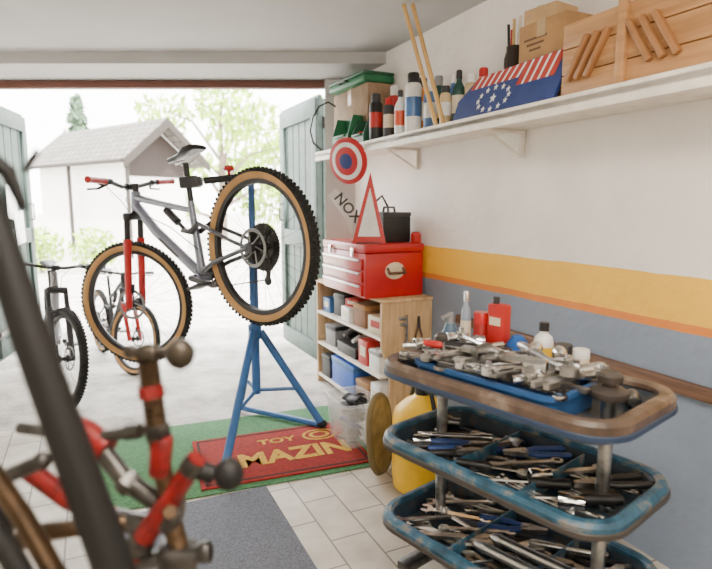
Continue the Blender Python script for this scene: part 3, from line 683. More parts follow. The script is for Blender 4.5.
b = MB(); b.tube([WP(3.05, 1.60, ZTT+.012), WP(3.06, 1.6, ZTT+.1), WP(3.12, 1.6, ZTT+.22), WP(3.08, 1.64, ZTT+.27), WP(3.04, 1.66, ZTT+.20), WP(3.06, 1.68, ZTT+.05), WP(3.1, 1.66, ZTT+.012)], .008, 8)
tag(b.build('cable', rubber), 'black cable loop standing behind the battery on the toolbox', 'cable')
b = MB(); b.lathe([(.028, 0), (.03, .004), (.03, .05), (.02, .06), (.001, .062)], 16); tag(b.build('plastic_cap', redpl, loc=WP(2.755, 1.687, ZTT)), 'small red plastic cap on the wall-side corner of the toolbox', 'cap')

# ---------------------------------------------------------------- floor things by the cabinet
p = at_z(352, 441); t = thing('clear_bin', 'clear plastic tub holding dark gloves on the floor by the cabinet', 'tub', p, A)
def tub(L, W, H, th=.004, tp=.02):
    b = MB()
    def lp(i, z): return [Vector((x*(L/2-i), y*(W/2-i), z)) for x, y in ((-1, -.8), (-.8, -1), (.8, -1), (1, -.8), (1, .8), (.8, 1), (-.8, 1), (-1, .8))]
    b.loft([lp(tp+th, th), lp(th, H), lp(-.012, H), lp(-.012, H-.010), lp(0, H-.010), lp(tp, 0)]); return b
tub(.20, .28, .25).build('tub', clearpl, t)
def glove():
    b = MB(); b.loft([[Vector((x, math.cos(a)*w, math.sin(a)*w*.4)) for a in [2*PI*j/12 for j in range(12)]] for x, w in ((-.07, .034), (-.05, .036), (-.045, .03), (-.01, .042), (.03, .045), (.045, .04), (.05, .02))])
    for j, (y, l) in enumerate(((-.032, .04), (-.011, .055), (.011, .05), (.031, .035))): b.tube([(.035, y, 0), (.05+l*.5, y*1.1, -.004), (.05+l, y*1.15, -.014)], [.011, .0105, .007], 8)
    b.tube([(-.01, .035, 0), (.015, .06, .004), (.035, .068, -.004)], [.012, .011, .007], 8); return b
gm = glove()
for k in range(6):
    q = Vector((-.008+.003*k, -.03+.012*k, .035+.038*k)); o = gm.build('work_glove', [darkgrey, black, navy, black, darkgrey, black][k], loc=p+q, rot=(.15*(k % 3), -.1+.12*(k % 2), A+PI/2+.12*(k-2)+(PI if k % 2 else 0)))
    o.scale = (.85,)*3; tag(o, 'crumpled dark work glove stuffed in the clear plastic tub', 'glove', 'gloves in the clear tub')
p = at_z(382, 472); t = thing('padded_board', 'narrow olive tan board with rounded ends propped upright beside the yellow canister', 'board', p, math.radians(54))
pts = [(.085*math.cos(a), .185+.185*math.copysign(abs(math.sin(a))**.75, math.sin(a))) for a in [2*PI*j/32 for j in range(32)]]
Mb = Matrix.Rotation(math.radians(86), 4, 'X')
b = MB(); b.prism(pts, -.014, .014, Mb); b.build('pad', mat('olive_tan', (.25, .185, .075), .8, var=.35), t)
b = MB(); b.tube([Mb@Vector((x, y, 0)) for x, y in pts], .016, 8, closed=True); b.build('edging', mat('pad_edge', (.16, .12, .055), .8), t)
p = at_z(421, 486); t = thing('canister', 'rounded yellow plastic canister on the floor behind the tool cart', 'canister', p, A)
b = MB(); b.lathe([(.11, .0), (.125, .012), (.132, .08), (.132, .31), (.12, .36), (.08, .40), (.04, .42), (.03, .44)], 32, 0); b.build('body', yellow, t)
b = MB(); b.tube([(0, -.10, .375), (0, -.07, .45), (0, .07, .45), (0, .10, .375)], .010, 10); b.build('handle', black, t)
b = MB(); b.cyl((0, 0, .432), (0, 0, .465), .034, n=18); b.build('cap', black, t)
b = MB(); b.box((0, 0, 0), (.028, 2.3, .045), bev=.004)
tag(b.build('wall_rail', brown, loc=WP(1.25, WD-.0155, .655), rot=(0, 0, A)), 'rough brown wooden rail fixed along the grey-blue wall', 'rail')

# ---------------------------------------------------------------- tool cart
CC = Vector((.460, 1.560)); CANG = -math.radians(49.5)
cart = thing('tool_cart', 'three tier tool cart with rounded trays full of tools', 'tool cart', (CC.x, CC.y, 0), CANG)
CLn, CWd = .73, .40
def rr(i, z, L=CLn, W=CWd, rad=.09, n=6):
    out = []; l, w = L/2-i, W/2-i; r = max(.01, rad-i)
    for cx, cy, a0 in ((l-r, w-r, 0), (-l+r, w-r, PI/2), (-l+r, -w+r, PI), (l-r, -w+r, 1.5*PI)):
        for k in range(n+1):
            a = a0+PI/2*k/n; out.append(Vector((cx+r*math.cos(a), cy+r*math.sin(a), z)))
    return out
TZ = [.77, .53, .265]
for i, z in enumerate(TZ):
    b = MB(); b.loft([rr(.030, z-.055), rr(.012, z-.004), rr(0, z-.004), rr(.006, z-.03), rr(.022, z-.062)]); tr = b.build('tray', [mat('tray_dark', (.03, .04, .055), .5, worn=(.08, .07, .06)), tealin, tealin][i], cart)
    th = .008 if i == 0 else 0
    b = MB(); lp = [rr(.014+th, z-.012), rr(.014+th, z), rr(.006, z+.006), rr(-.010, z+.004), rr(-.018, z-.006), rr(-.018, z-.022-th), rr(-.008, z-.03-th), rr(.004, z-.026-th)]
    b.loft(lp+[lp[0]], cap0=False, cap1=False); b.build('rim', [tan, teal, teal][i], tr)
    b = MB(); b.loft([rr(-.0185, z-.017-th), rr(-.022, z-.020-th), rr(-.022, z-.032-th), rr(-.012, z-.036-th)], cap0=False, cap1=False); b.build('rim_edge', [mat('edge_blue', (.02, .04, .085), .5), mat('edge_brown', (.05, .042, .036), .5), MATS['edge_brown'] if i == 2 else darkgrey][i], tr)
    if i:
        for xx in (-.09, .13):
            b = MB(); b.box((xx, 0, z-.032), (.006, CWd-.05, .044), bev=.002); b.build('divider', teal, tr)
PX = .27
for s in (-1, 1):
    b = MB(); b.cyl((s*PX, 0, .10), (s*PX, 0, .785), .0175, n=20); po = b.build('post', steel, cart)
    b = MB(); b.lathe([(.044, 0), (.047, .006), (.047, .018), (.034, .026), (.016, .030), (.016, .038), (.030, .042), (.032, .058), (.024, .066)], 22, 0, Matrix.Translation((s*PX, 0, .772))); b.build('post_cap', mat('cap_brown', (.05, .04, .035), .5), po)
    b = MB(); b.box((s*PX, 0, .10), (.05, .36, .03), bev=.006); b.build('base_bar', dsteel, cart)
    for q in (-1, 1):
        b = MB(); b.box((s*PX, q*.15, .075), (.03, .03, .03), bev=.004); b.lathe([(.006, -.012), (.036, -.012), (.04, 0), (.036, .012), (.006, .012)], 20, 0, Matrix.Translation((s*PX+.01, q*.15, .0405))@YM); b.build('caster', rubber, cart)
def cartP(x, y, z):
    c, s = math.cos(CANG), math.sin(CANG); return Vector((CC.x+c*x-s*y, CC.y+s*x+c*y, z))
ZB = TZ[0]-.054
def bott(x, y, h, r, body, cap, label, neck=True, cat='bottle', name='bottle', band=None):
    t = thing(name, label, cat, cartP(x, y, ZB), A); b = MB()
    if neck:
        b.lathe([(r*.94, 0), (r, .005), (r, h*.66), (r*.85, h*.76), (r*.42, h*.82), (r*.4, h*.88)], 20); b.build('body', body, t)
        b = MB(); b.lathe([(r*.5, h*.86), (r*.5, h*.99), (r*.44, h)], 16); b.build('cap', cap, t)
    else:
        b.lathe([(r*.94, 0), (r, .005), (r, h*.78), (r*.9, h*.82)], 20); b.build('body', body, t)
        b = MB(); b.lathe([(r*1.02, h*.8), (r*1.02, h*.98), (r*.95, h)], 20); b.build('lid', cap, t)
    b = MB(); b.lathe([(r*1.008, h*.3), (r*1.012, h*.31), (r*1.012, h*.6), (r*1.008, h*.61)], 20, cap=False); b.build('label_band', band or cream, t)
    return t
t = thing('oil_can', 'squat rectangular red can with small dark cap at the back of the top tray', 'can', cartP(-.16, .138, ZB), A+.25)
b = MB(); b.box((0, 0, .11), (.044, .066, .22), bev=.009); b.build('body', redpl, t)
b = MB(); b.cyl((0, .014, .218), (0, .014, .240), .012, n=16); b.build('cap', darkgrey, t)
b = MB(); b.box((-.0225, 0, .165), (.001, .042, .026)); b.build('label_patch', cream, t)
bott(-.225, .130, .185, .024, mat('dark_red_can', (.32, .012, .012), .4), red, 'smaller round red can beside the squat rectangular red can', False, 'can', 'paint_can', band=redpl)
bott(.0, .140, .185, .030, whitepl, black, 'white bottle with yellow label and dark cap at the back of the top tray', band=yellow)
bott(.065, .145, .13, .023, mat('jar_amber', (.30, .16, .05), .3), darkgrey, 'amber jar with grey lid next to the white bottle', False, 'jar', 'jar')
bott(.118, .145, .125, .023, cream, whitepl, 'cream jar with white lid, right of the amber jar', False, 'jar', 'jar')
bott(-.275, .115, .25, .017, mat('grey_blue_bottle', (.25, .30, .38), .4), silver, 'slim grey-blue bottle with metal top behind the red can')
t = thing('pump_dispenser', 'grey and blue pump dispenser at the far end of the top tray', 'dispenser', cartP(-.30, .065, ZB), A)
b = MB(); b.lathe([(.024, 0), (.028, .01), (.028, .11), (.015, .145)], 20); b.build('body', mat('disp_blue', (.07, .13, .20), .4), t)
b = MB(); b.cyl((0, 0, .14), (0, 0, .18), .010); b.tube([(0, 0, .175), (-.045, -.02, .17)], .007); b.build('pump', grey, t)
b = MB()
b.loft([[Vector((math.cos(a)*w*(1+.15*math.sin(3*a)), math.sin(a)*d*(1+.12*math.cos(4*a)), z)) for a in [2*PI*j/24 for j in range(24)]] for z, w, d in ((0, .05, .033), (.05, .048, .034), (.10, .04, .03), (.13, .015, .015))])
tag(b.build('blue_rag', mat('rag_blue', (.02, .11, .4), .9, bump=.6), loc=cartP(-.085, .132, ZB), rot=(0, 0, CANG)), 'bright blue rag bunched between the red can and the white bottle', 'rag')
# tools
def wrench_me(m, L=.18):
    b = MB(); w = .0065
    b.prism([(-L/2+.012, -w), (L/2-.016, -w*1.15), (L/2-.016, w*1.15), (-L/2+.012, w)], .002, .008)
    b.lathe([(.0078, 0), (.0145, .0005), (.0155, .005), (.0145, .0095), (.0078, .010)], 14, 0, Matrix.Translation((-L/2, 0, 0)), closed=True)
    c = L/2-.004; pts = []
    for k in range(11):
        a = math.radians(40+280*k/10); pts.append((c+.0185*math.cos(a), .0185*math.sin(a)))
    pts += [(c+.010, -.0072), (c-.004, -.0072), (c-.004, .0072), (c+.010, .0072)]
    b.prism(pts, .001, .009); return b.mesh('wrench', m)
def socket_me(m):
    b = MB(); b.lathe([(.007, 0), (.0095, .0005), (.0095, .016), (.0125, .021), (.0125, .036), (.0105, .037), (.008, .036), (.008, .02)], 16, 0, Matrix.Translation((0, 0, .0125))@Matrix.Rotation(PI/2, 4, 'Y')); return b.mesh('socket', m)
def hex_me(m):
    b = MB(); b.tube([(-.07, 0, .004), (.05, 0, .004), (.058, .003, .004), (.06, .011, .004), (.06, .035, .004)], .0035, 6); return b.mesh('hex_key', m)
def ratchet_me(m):
    b = MB(); b.tube([(-.1, 0, .011), (-.09, 0, .011), (-.02, 0, .011), (0, 0, .011), (.07, 0, .011)], [.008, .010, .010, .006, .007], 12); b.lathe([(.012, .001), (.016, .003), (.016, .018), (.012, .020)], 18, 0, Matrix.Translation((.085, 0, 0))); b.box((.085, 0, .025), (.009, .009, .010)); return b.mesh('ratchet', m)
def bar_me(m):
    b = MB(); b.tube([(-.08, 0, .008), (.06, 0, .008)], .0065, 12); b.tube([(.055, 0, .008), (.085, 0, .008)], .0085, 12); b.box((-.085, 0, .008), (.012, .009, .009)); return b.mesh('extension_bar', m)
def adj_me(m):
    b = MB(); b.prism([(-.13, -.010), (-.12, -.014), (.05, -.010), (.06, -.022), (.085, -.024), (.12, -.016), (.12, -.004), (.092, -.004), (.092, .012), (.118, .016), (.112, .026), (.075, .026), (.05, .010), (-.12, .014), (-.13, .010)], 0, .012)
    b.cyl((.07, -.004, .006), (.09, -.004, .006), .0085, n=12); return b.mesh('adjustable_wrench', m)
def single(me, name): o = bpy.data.objects.new(name, me); C.objects.link(o); return o
def screwdriver(hm):
    t = bpy.data.objects.new('screwdriver', None); C.objects.link(t)
    b = MB(); b.lathe([(.006, 0), (.012, .004), (.0135, .02), (.011, .045), (.0135, .075), (.012, .09), (.007, .1)], 12, 0, Matrix.Translation((-.1, 0, .0135))@Matrix.Rotation(PI/2, 4, 'Y')); b.build('handle', hm, t)
    b = MB(); b.cyl((0, 0, .0135), (.095, 0, .0135), .003, n=8); b.box((.1, 0, .0135), (.014, .007, .0015)); b.build('shaft', steel, t); return t
def pliers(hm):
    t = bpy.data.objects.new('pliers', None); C.objects.link(t)
    for s in (-1, 1):
        b = MB(); b.tube([(0, s*.006, .009), (-.03, s*.018, .009), (-.11, s*.022, .009)], [.007, .0085, .0075], 10); b.build('handle', hm, t)
    b = MB(); b.prism([(-.005, -.014), (.015, -.015), (.06, -.004), (.06, .004), (.015, .015), (-.005, .014)], .003, .015); b.cyl((.006, 0, 0), (.006, 0, .018), .007); b.build('jaws', mgrey, t); return t
protos = {'wrench': [single(wrench_me(steel, .19), 'wrench'), single(wrench_me(chrome, .16), 'wrench'), single(wrench_me(mgrey, .21), 'wrench')],
          'socket': [single(socket_me(chrome), 'socket'), single(socket_me(mgrey), 'socket')], 'extension_bar': [single(bar_me(chrome), 'extension_bar')],
          'adjustable_wrench': [single(adj_me(steel), 'adjustable_wrench')],
          'hex_key': [single(hex_me(mgrey), 'hex_key')], 'ratchet': [single(ratchet_me(steel), 'ratchet'), single(ratchet_me(chrome), 'ratchet')],
          'screwdriver': [screwdriver(redpl), screwdriver(black)], 'pliers': [pliers(black), pliers(dblue)]}
used = set()
words = {'wrench': ['worn steel combination wrench', 'bright chrome combination wrench', 'long dull grey combination wrench'], 'socket': ['chrome socket', 'dull grey socket'], 'hex_key': ['grey hex key'], 'ratchet': ['worn steel ratchet handle', 'bright chrome ratchet handle'],
         'extension_bar': ['chrome extension bar'], 'adjustable_wrench': ['large adjustable wrench'], 'screwdriver': ['screwdriver with red handle', 'screwdriver with black handle'], 'pliers': ['pliers with black handles', 'pliers with blue handles']}
def place_tool(kind, k, x, y, z, ang, tier, tilt=0, sc=1):
    o = protos[kind][k]
    lab = words[kind][k]+' in the tool pile on the '+tier+' tray of the cart'; grp = words[kind][k]+' on the '+tier+' tray'
    rot = (rnd.uniform(-.05, .05), tilt, CANG+ang)
    if (kind, k) in used: o = dup(o, cartP(x, y, z), rot, sc)
    else:
        used.add((kind, k)); o.location = cartP(x, y, z); o.rotation_euler = rot; o.scale = (sc,)*3
    tag(o, lab, kind.replace('_', ' '), grp)
def scatter(tier, z0, mixl, layers, xr, yr, per, smin=.85, smax=1.2, dz=.016):
    for L in range(layers):
        nx, ny = per
        for ix in range(nx):
            for iy in range(ny):
                x = xr[0]+(xr[1]-xr[0])*(ix+.5+rnd.uniform(-.2, .2))/nx; y = yr[0]+(yr[1]-yr[0])*(iy+.5+rnd.uniform(-.15, .15))/ny
                kind = rnd.choice(mixl); k = rnd.randrange(len(protos[kind]))
                if kind == 'screwdriver': k = 0 if rnd.random() < .2 else 1
                ang = (.15, .75, 1.2)[L % 3]+rnd.uniform(-.3, .3)+(PI if rnd.random() < .5 else 0); sc = rnd.uniform(smin, smax)
                if kind == 'socket': sc *= 1.35
                if kind == 'adjustable_wrench': sc *= .85
                hl = {'socket': .03, 'hex_key': .07, 'adjustable_wrench': .13}.get(kind, .105)*sc
                lx = abs(math.cos(ang))*hl; x = max(xr[0]+lx*.85, min(xr[1]-lx*.85, x)); ly = abs(math.sin(ang))*hl
                if ly*.85 > (yr[1]-yr[0])/2: y = (yr[0]+yr[1])/2
                else: y = max(yr[0]+ly*.85, min(yr[1]-ly*.85, y))
                if abs(abs(x)-PX) < .035 and abs(y) < .035: y += .06 if y >= 0 else -.06
                place_tool(kind, k, x, y, z0+L*dz+rnd.uniform(0, .004), ang, tier, rnd.uniform(-.03, .03), sc)
t = thing('tool_case', 'open blue plastic tool case lying in the top tray of the cart', 'tool case', cartP(-.02, -.045, TZ[0]-.053), CANG)
L, W = .47, .24
def lp(i, z): return rr(i, z, L, W, .04, 4)
b = MB(); b.loft([lp(.012, .006), lp(.006, .072), lp(-.008, .072), lp(-.008, .060), lp(0, .060), lp(.008, 0)]); b.build('case', mat('case_blue', (.02, .085, .24), .45), t)
b = MB()
for y in (-.04, .04): b.box((0, y, .032), (L-.03, .004, .05))
b.build('divider', dblue, t)
scatter('top', TZ[0]-.020, ['socket', 'wrench', 'extension_bar', 'socket', 'wrench'], 1, (-.24, .20), (-.145, .055), (6, 3), .9, 1.15)
scatter('top', TZ[0]+.008, ['wrench', 'ratchet', 'socket', 'ratchet', 'wrench', 'extension_bar', 'socket', 'adjustable_wrench'], 3, (-.28, .225), (-.16, .08), (5, 3), 1.0, 1.35, .015)
place_tool('screwdriver', 1, -.1, -.05, TZ[0]+.050, .4, 'top', 0, 1.0)
place_tool('screwdriver', 0, -.19, -.10, TZ[0]+.050, .3, 'top', 0, .9)
place_tool('adjustable_wrench', 0, .02, -.05, TZ[0]+.056, .25, 'top', .02, 1.15)
place_tool('ratchet', 0, .10, -.02, TZ[0]+.056, -.5, 'top', .02, 1.35)
place_tool('ratchet', 1, -.12, -.02, TZ[0]+.054, 2.7, 'top', .02, 1.35)
for i in range(7): place_tool('socket', i % 2, (.315, .295, .10, .16, .05, -.06, .13)[i], (-.12, .10, -.12, -.07, .0, -.12, .01)[i], TZ[0]+(-.050 if i < 2 else .052), rnd.uniform(0, 3), 'top', 0, 1.6)
scatter('middle', TZ[1]-.052, ['wrench', 'wrench', 'socket', 'wrench', 'ratchet', 'extension_bar', 'pliers', 'screwdriver'], 2, (-.31, .31), (-.155, .155), (5, 3), 1.0, 1.35, .018)
scatter('bottom', TZ[2]-.052, ['wrench', 'wrench', 'hex_key', 'pliers', 'wrench', 'ratchet', 'adjustable_wrench', 'wrench'], 2, (-.31, .31), (-.155, .155), (5, 3), 1.0, 1.35, .018)
for kind, lst in protos.items():
    for k in range(len(lst)):
        if (kind, k) not in used: place_tool(kind, k, .0, .02, TZ[1]-.01, .3, 'middle', 0, 1.0)
for k in range(2):
    b = MB(); p0, p1 = cartP(.0+.02*k, -.12+.05*k, TZ[2]+.012+.012*k), cartP(.30, -.10+.05*k, TZ[2]+.014+.012*k); b.tube([p0, p1], [.014, .016], 14); b.tube([p0, p0+(p0-p1).normalized()*.03], [.017, .012], 12)
    tag(b.build('metal_tube', silver), ['pale metal tube handle lying across the bottom tray, lower of two', 'pale metal tube handle lying across the bottom tray, upper of two'][k], 'tube')

# ---------------------------------------------------------------- foreground stand and black bicycle (left)
def P(x, y, f=.72): return at_f(x, y, f)
base = P(178, 560); t = thing('work_stand', 'red and bronze clamping work stand in the left foreground', 'work stand', (base.x, base.y, 0))
o = Vector((base.x, base.y, 0))
def pl(x, y, f=.72): return P(x, y, f)-o
def ring(b, c, d, r, w=.008, n=16): b.lathe([(r*.9, -w), (r, -w*.6), (r, w*.6), (r*.9, w)], n, 0, Matrix.Translation(c)@Vector(d).to_track_quat('Z', 'X').to_matrix().to_4x4())
b = MB(); b.cyl((0, 0, .03), pl(178, 555), .017, n=16); b.build('post', darkgrey, t)
for k in range(3):
    a = k*2*PI/3+.4; b = MB(); b.tube([(0, 0, .2), (.3*math.cos(a), .3*math.sin(a), .015)], .014, 10); b.build('leg', darkgrey, t)
ad = pl(198, 458)-pl(132, 556)
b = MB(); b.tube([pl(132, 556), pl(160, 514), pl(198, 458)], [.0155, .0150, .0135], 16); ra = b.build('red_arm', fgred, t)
for q in ((140, 544, .0190), (193, 466, .0170)):
    b = MB(); ring(b, pl(q[0], q[1]), ad, q[2], .011); b.build('arm_collar', dsteel, ra)
b = MB(); b.box(pl(170, 512, .73), (.036, .045, .046), (.2, .5, .3), bev=.012); jb = b.build('joint_block', dsteel, t)
b = MB(); ring(b, pl(170, 512, .705), pl(170, 512, .705)-pl(170, 512, .73), .010, .006, 6); b.build('joint_bolt', bronze, jb)
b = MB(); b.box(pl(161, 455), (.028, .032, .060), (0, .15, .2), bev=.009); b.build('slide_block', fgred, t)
b = MB(); b.tube([pl(148, 362), pl(153, 400), pl(162, 470), pl(172, 512, .73)], [.0115, .0135, .0135, .012], 14); b.tube([pl(170, 512, .73), pl(180, 552)], .014, 12)
for k in range(11): ring(b, pl(148, 362).lerp(pl(153, 400), k/10*.9+.05), pl(153, 400)-pl(148, 362), .0148, .0014, 12)
for k in range(6): ring(b, pl(153, 400).lerp(pl(162, 470), .05+k/10), pl(162, 470)-pl(153, 400), .0152, .0014, 12)
b.build('threaded_rod', bronze, t)
b = MB(); b.tube([pl(150, 384), pl(152, 396)], [.0175, .0185], 8); b.build('threaded_collar', fgred, t)
b = MB(); ring(b, pl(157, 430), pl(162, 470)-pl(153, 400), .0185, .010, 6); b.build('lock_nut', dsteel, t)
b = MB(); b.tube([pl(132, 352, .74), pl(178, 354, .7)], .007, 10); b.sphere(pl(180, 354, .69), (.019, .019, .020), 16); b.lathe([(.012, -.012), (.015, 0), (.012, .012)], 14, 0, Matrix.Translation(pl(148, 354))@Matrix.Rotation(PI/2, 4, 'Y')); b.sphere(pl(131, 352, .75), .010, 14); b.build('clamp_handle', mat('handle_bronze', (.06, .048, .036), .4, .6, .3, 40), t)
b = MB(); b.tube([pl(192, 466), pl(215, 476)], .013, 12); b.sphere(pl(229, 474, .70), (.020, .020, .022), 16); b.build('knob', fgblack, t)
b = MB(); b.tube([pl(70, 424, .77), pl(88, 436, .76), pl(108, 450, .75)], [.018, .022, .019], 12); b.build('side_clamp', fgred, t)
b = MB(); b.tube([pl(20, 428, .79), pl(95, 438, .755), pl(132, 432, .74)], .0085, 10); b.tube([pl(126, 433, .741), pl(140, 431, .739)], .011, 10); b.build('side_lever', dsteel, t)
b = MB(); b.tube([pl(95, 440, .755), pl(125, 480, .74), pl(166, 508, .73)], .0135, 10); ring(b, pl(128, 483, .74), pl(166, 508, .73)-pl(95, 440, .755), .018, .010, 6); b.build('link_rod', dsteel, t)
b = MB(); b.tube([pl(30, 470, .80), pl(70, 500, .78), pl(120, 520, .75)], [.016, .015, .014], 12); b.build('red_link', fgred, t)
b = MB(); b.tube([pl(118, 520, .75), pl(150, 526, .73), pl(175, 518, .725)], [.016, .016, .012], 12); b.build('pivot', dsteel, t)
b = MB(); b.box(pl(178, 556), (.055, .045, .035), (0, .2, .3), bev=.010); b.tube([pl(140, 562), pl(205, 552)], .011, 10); ring(b, pl(205, 552), pl(205, 552)-pl(140, 562), .015, .008); b.build('clamp_body', dsteel, t)
q0 = P(60, 500, .6); t = thing('bicycle', 'black bicycle, only its blurred dark frame showing at the left edge', 'bicycle', (q0.x, q0.y, 0))
o = Vector(t.location)
b = MB(); b.tube([pl(-30, 150, .60), pl(30, 335, .60), pl(140, 640, .60)], [.015, .020, .024], 16); b.build('down_tube', fgblack, t)
b = MB(); b.tube([pl(-20, 150, .62), pl(8, 172, .63), pl(24, 210, .64)], [.010, .009, .005], 10); b.build('lever', fgblack, t)
b = MB(); b.tube([pl(24, 172, .64), pl(38, 150, .65)], .004, 8); b.build('cable', fgblack, t)
b = MB(); b.tube([pl(-30, 560, .66), pl(45, 532, .66), pl(125, 522, .70)], [.012, .012, .010], 14); b.build('cross_tube', gold_bronze, t)
b = MB(); b.tube([pl(-30, 440, .64), pl(22, 516, .62), pl(85, 625, .60)], [.011, .0125, .012], 16); b.build('fork_leg', gold_bronze, t)
b = MB(); b.tube([pl(-30, 500, .58), pl(6, 548, .58), pl(40, 605, .58)], [.012, .013, .013], 16); b.build('fork_leg', fgblack, t)
b = MB(); b.tube([pl(8, 476, .68), pl(40, 462, .69)], .010, 12); b.sphere(pl(42, 461, .69), .012, 12); b.build('bolt', dsteel, t)
q1 = pl(140, 640, .60); b = MB(); b.cyl(q1, Vector((q1.x, q1.y, .01)), .016); b.build('rear_stay', fgblack, t)
b = MB(); b.box(pl(-20, 520, .75), (.10, .03, .10), (0, .4, 0), bev=.012); b.build('chain_guard', fgblack, t)

# ---------------------------------------------------------------- made-up ceiling fitting out of view, added for fill light
t = thing('fill_lamp', 'made-up long fluorescent fitting out of view, added as fill light', 'lamp', WP(.2, .3, 2.2), A)
b = MB(); b.box((0, 0, -.03), (.14, 1.3, .05), bev=.01); b.build('housing', whitepl, t)
em, nt, bs = node_mat('fill_glow'); bs.inputs['Emission Color'].default_value = (1, .92, .80, 1); bs.inputs['Emission Strength'].default_value = 6  # glowing tube added to brighten the interior
b = MB(); b.cyl((0, -.6, -.07), (0, .6, -.07), .014); b.build('tube', em, t)

# ---------------------------------------------------------------- outside
def foliage(n, cs, lsz, seed):
    r = random.Random(seed); b = MB()
    for i in range(n):
        c, rad = r.choice(cs)
        v = Vector((r.gauss(0, 1), r.gauss(0, 1), r.gauss(0, 1))).normalized()*(r.random()**.4)
        p = Vector(c)+Vector((v.x*rad[0], v.y*rad[1], v.z*rad[2])); q = Euler((r.uniform(0, 6), r.uniform(0, 6), r.uniform(0, 6))).to_matrix()
        s = lsz*r.uniform(.6, 1.3)
        b.add([p+q@Vector((-s, 0, 0)), p+q@Vector((0, -s*.45, 0)), p+q@Vector((s, 0, 0)), p+q@Vector((0, s*.45, 0))], [[0, 1, 2, 3]])
    return b
def tree(px, f, h, w, m, label, n=1800, seed=1, z0=.35, lsz=.16):
    g = at_f(px, 200, f); base = Vector((g.x, g.y, -.004)); r = random.Random(seed)
    t = thing('tree', label, 'tree', base)
    b = MB(); b.tube([(0, 0, 0), (.05, 0, h*.45), (.0, .1, h*.8)], [h*.03, h*.02, .02], 10)
    cs = []
    for k in range(12):
        a = r.uniform(0, 6.28); rr_ = w*.5*r.random()**.5; z = h*(z0+(.9-z0)*r.random()); c = Vector((rr_*math.cos(a), rr_*math.sin(a), z))
        cs.append((c, (w*.2, w*.2, h*.11))); b.tube([(.04, 0, z*.6), c*.5+Vector((0, 0, z*.42)), c], [.07, .045, .015], 6)
    b.build('trunk', bark, t); foliage(n, cs, lsz, seed).build('foliage', m, t)
tree(222, 20, 5.6, 4.8, leaf1, 'airy light green tree beyond the yard behind the bike saddle', 1500, 3, .15, .17)
tree(285, 25, 6.0, 4.6, leaf1, 'pale green bushy tree beyond the yard beside the right door leaf', 1200, 5, .15, .2)
g = at_f(76, 100, 30); t = thing('conifer', 'small dark conifer behind the house roof', 'tree', (g.x, g.y, -.004))
b = MB(); b.cyl((0, 0, 0), (0, 0, 6.5), .2, .03); b.build('trunk', bark, t)
foliage(900, [(Vector((0, 0, 2+k*.9)), ((1.6-.28*k), (1.6-.28*k), .6)) for k in range(5)]+[(Vector((0, 0, 6.3)), (.3, .3, .6))], .25, 9).build('foliage', leaf2, t)
rooft, nt, bs = node_mat('roof_tile')
tc = nt.nodes.new('ShaderNodeTexCoord'); bk = nt.nodes.new('ShaderNodeTexBrick'); mp = nt.nodes.new('ShaderNodeMapping'); mp.inputs['Scale'].default_value = (1, 1.5, 1)
bk.inputs['Scale'].default_value = 1; bk.inputs['Brick Width'].default_value = .26; bk.inputs['Row Height'].default_value = .24; bk.inputs['Mortar Size'].default_value = .022
bk.inputs['Color1'].default_value = (.10, .09, .082, 1); bk.inputs['Color2'].default_value = (.145, .13, .118, 1); bk.inputs['Mortar'].default_value = (.035, .031, .028, 1)
nt.links.new(tc.outputs['Object'], mp.inputs[0]); nt.links.new(mp.outputs[0], bk.inputs['Vector']); nt.links.new(bk.outputs['Color'], bs.inputs['Base Color']); bs.inputs['Roughness'].default_value = .85
hw = mat('house_wall', (.74, .72, .68), .9)
HM = math.radians(-36)
hp = at_f(156, 200, 14.2); t = thing('house', 'white neighbouring house with grey tile roof and dark timber gable across the yard', 'house', (hp.x, hp.y+.2, -.004), HM)
W2, LN, E, RZ = .82, 4.4, 2.55, 3.25
Mx = Matrix(((0, 0, 1, 0), (1, 0, 0, 0), (0, 1, 0, 0), (0, 0, 0, 1)))
bo = MB(); bo.prism([(-W2, 0), (W2, 0), (W2, E), (0, RZ-.08), (-W2, E)], -LN, 0, Mx); bo.build('wall', hw, t)
for s in (-1, 1):
    b = MB(); b.prism([(0, RZ), (s*(W2+.40), E-.32), (s*(W2+.40), E-.22), (0, RZ+.12)], -LN-.2, .5, Mx); b.build('roof', rooft, t)
barge = mat('barge_dark', (.022, .016, .012), .8)
for s in (-1, 1):
    b = MB(); b.prism([(0, RZ-.12), (s*(W2+.42), E-.45), (s*(W2+.42), E-.24), (0, RZ+.1)], .5, .55, Mx); b.build('barge_board', barge, t)
b = MB(); b.prism([(-W2+.02, E-.6), (W2-.02, E-.6), (W2-.02, E-.05), (0, RZ-.14), (-W2+.02, E-.05)], .002, .03, Mx); b.build('gable_boarding', mat('gable_brown', (.018, .011, .008), .8), t)
for x in (.45, -2.2):
    b = MB(); b.cyl((x, -W2-.30, 0), (x, -W2-.30, E-.25), .05); b.build('porch_post', barge, t)
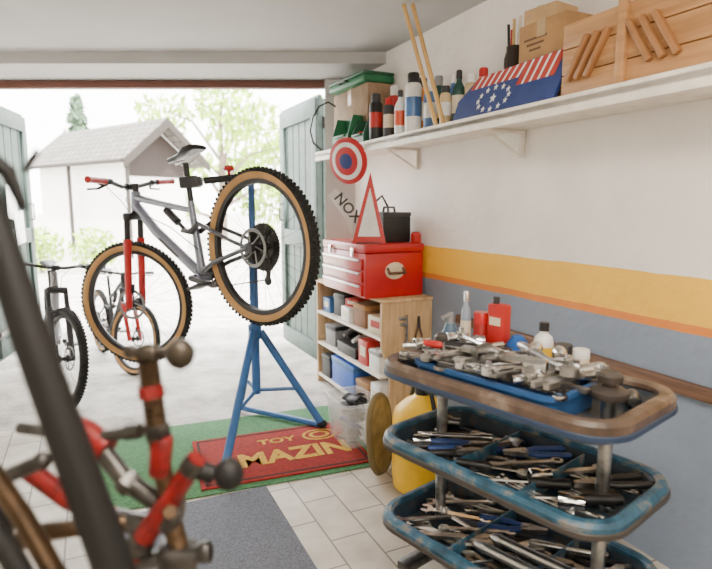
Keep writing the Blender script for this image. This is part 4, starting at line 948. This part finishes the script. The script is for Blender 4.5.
b = MB(); b.tube([(-LN-.2, -W2-.45, E-.28), (.5, -W2-.45, E-.28)], .05, 8); b.build('gutter', barge, t)
for k, (px, f) in enumerate(((58, 10.9), (20, 9.0), (108, 11.2))):
    g = at_f(px, 250, f); t = thing('shrub', ['low green shrub against the pale house wall outside', 'rounded green shrub outside the left door leaf', 'small green shrub at the gable end of the neighbouring house'][k], 'shrub', (g.x, g.y-.6, -.004))
    b = MB(); b.tube([(0, 0, 0), (.02, 0, .4)], .04, 6); b.build('stem', bark, t)
    foliage(350, [(Vector((0, 0, .45)), (.45, .4, .4))], .07, 20+k).build('foliage', leaf1, t)

# ---------------------------------------------------------------- light, world, camera
w = bpy.data.worlds.new('World'); bpy.context.scene.world = w; w.use_nodes = True
bg = w.node_tree.nodes['Background']; bg.inputs['Color'].default_value = (1, .99, .965, 1); bg.inputs['Strength'].default_value = 15
sn = bpy.data.lights.new('Sun', 'SUN'); sn.energy = 26; sn.angle = math.radians(3); sn.color = (1, .95, .86)
so = bpy.data.objects.new('Sun', sn); C.objects.link(so); so.rotation_euler = Vector((-2, 5, -8)).to_track_quat('-Z', 'Y').to_euler()
def area(loc, tgt, size, pw, col=(1, .885, .74)):
    l = bpy.data.lights.new('Area', 'AREA'); l.shape = 'RECTANGLE'; l.size, l.size_y = size; l.energy = pw; l.color = col
    o = bpy.data.objects.new('Area', l); C.objects.link(o); o.location = loc; o.rotation_euler = (Vector(tgt)-Vector(loc)).to_track_quat('-Z', 'Y').to_euler()
area(WP(.2, .3, 2.1), WP(.7, .7, 0), (1.0, .25), 44)  # added fill light below the made-up ceiling fitting
area(WP(-1.3, .3, 1.7), WP(2.5, 1.0, .9), (1.2, .8), 28)  # unseen fill light added behind the camera, flash-like
cd = bpy.data.cameras.new('Camera'); cd.sensor_width = 36; cd.lens = 36*F/712; cd.clip_start = .02
cd.dof.use_dof = True; cd.dof.focus_distance = 2.3; cd.dof.aperture_fstop = 2.5
co = bpy.data.objects.new('Camera', cd); C.objects.link(co); co.location = CAM; co.rotation_euler = (PI/2-TH, 0, 0)
bpy.context.scene.camera = co
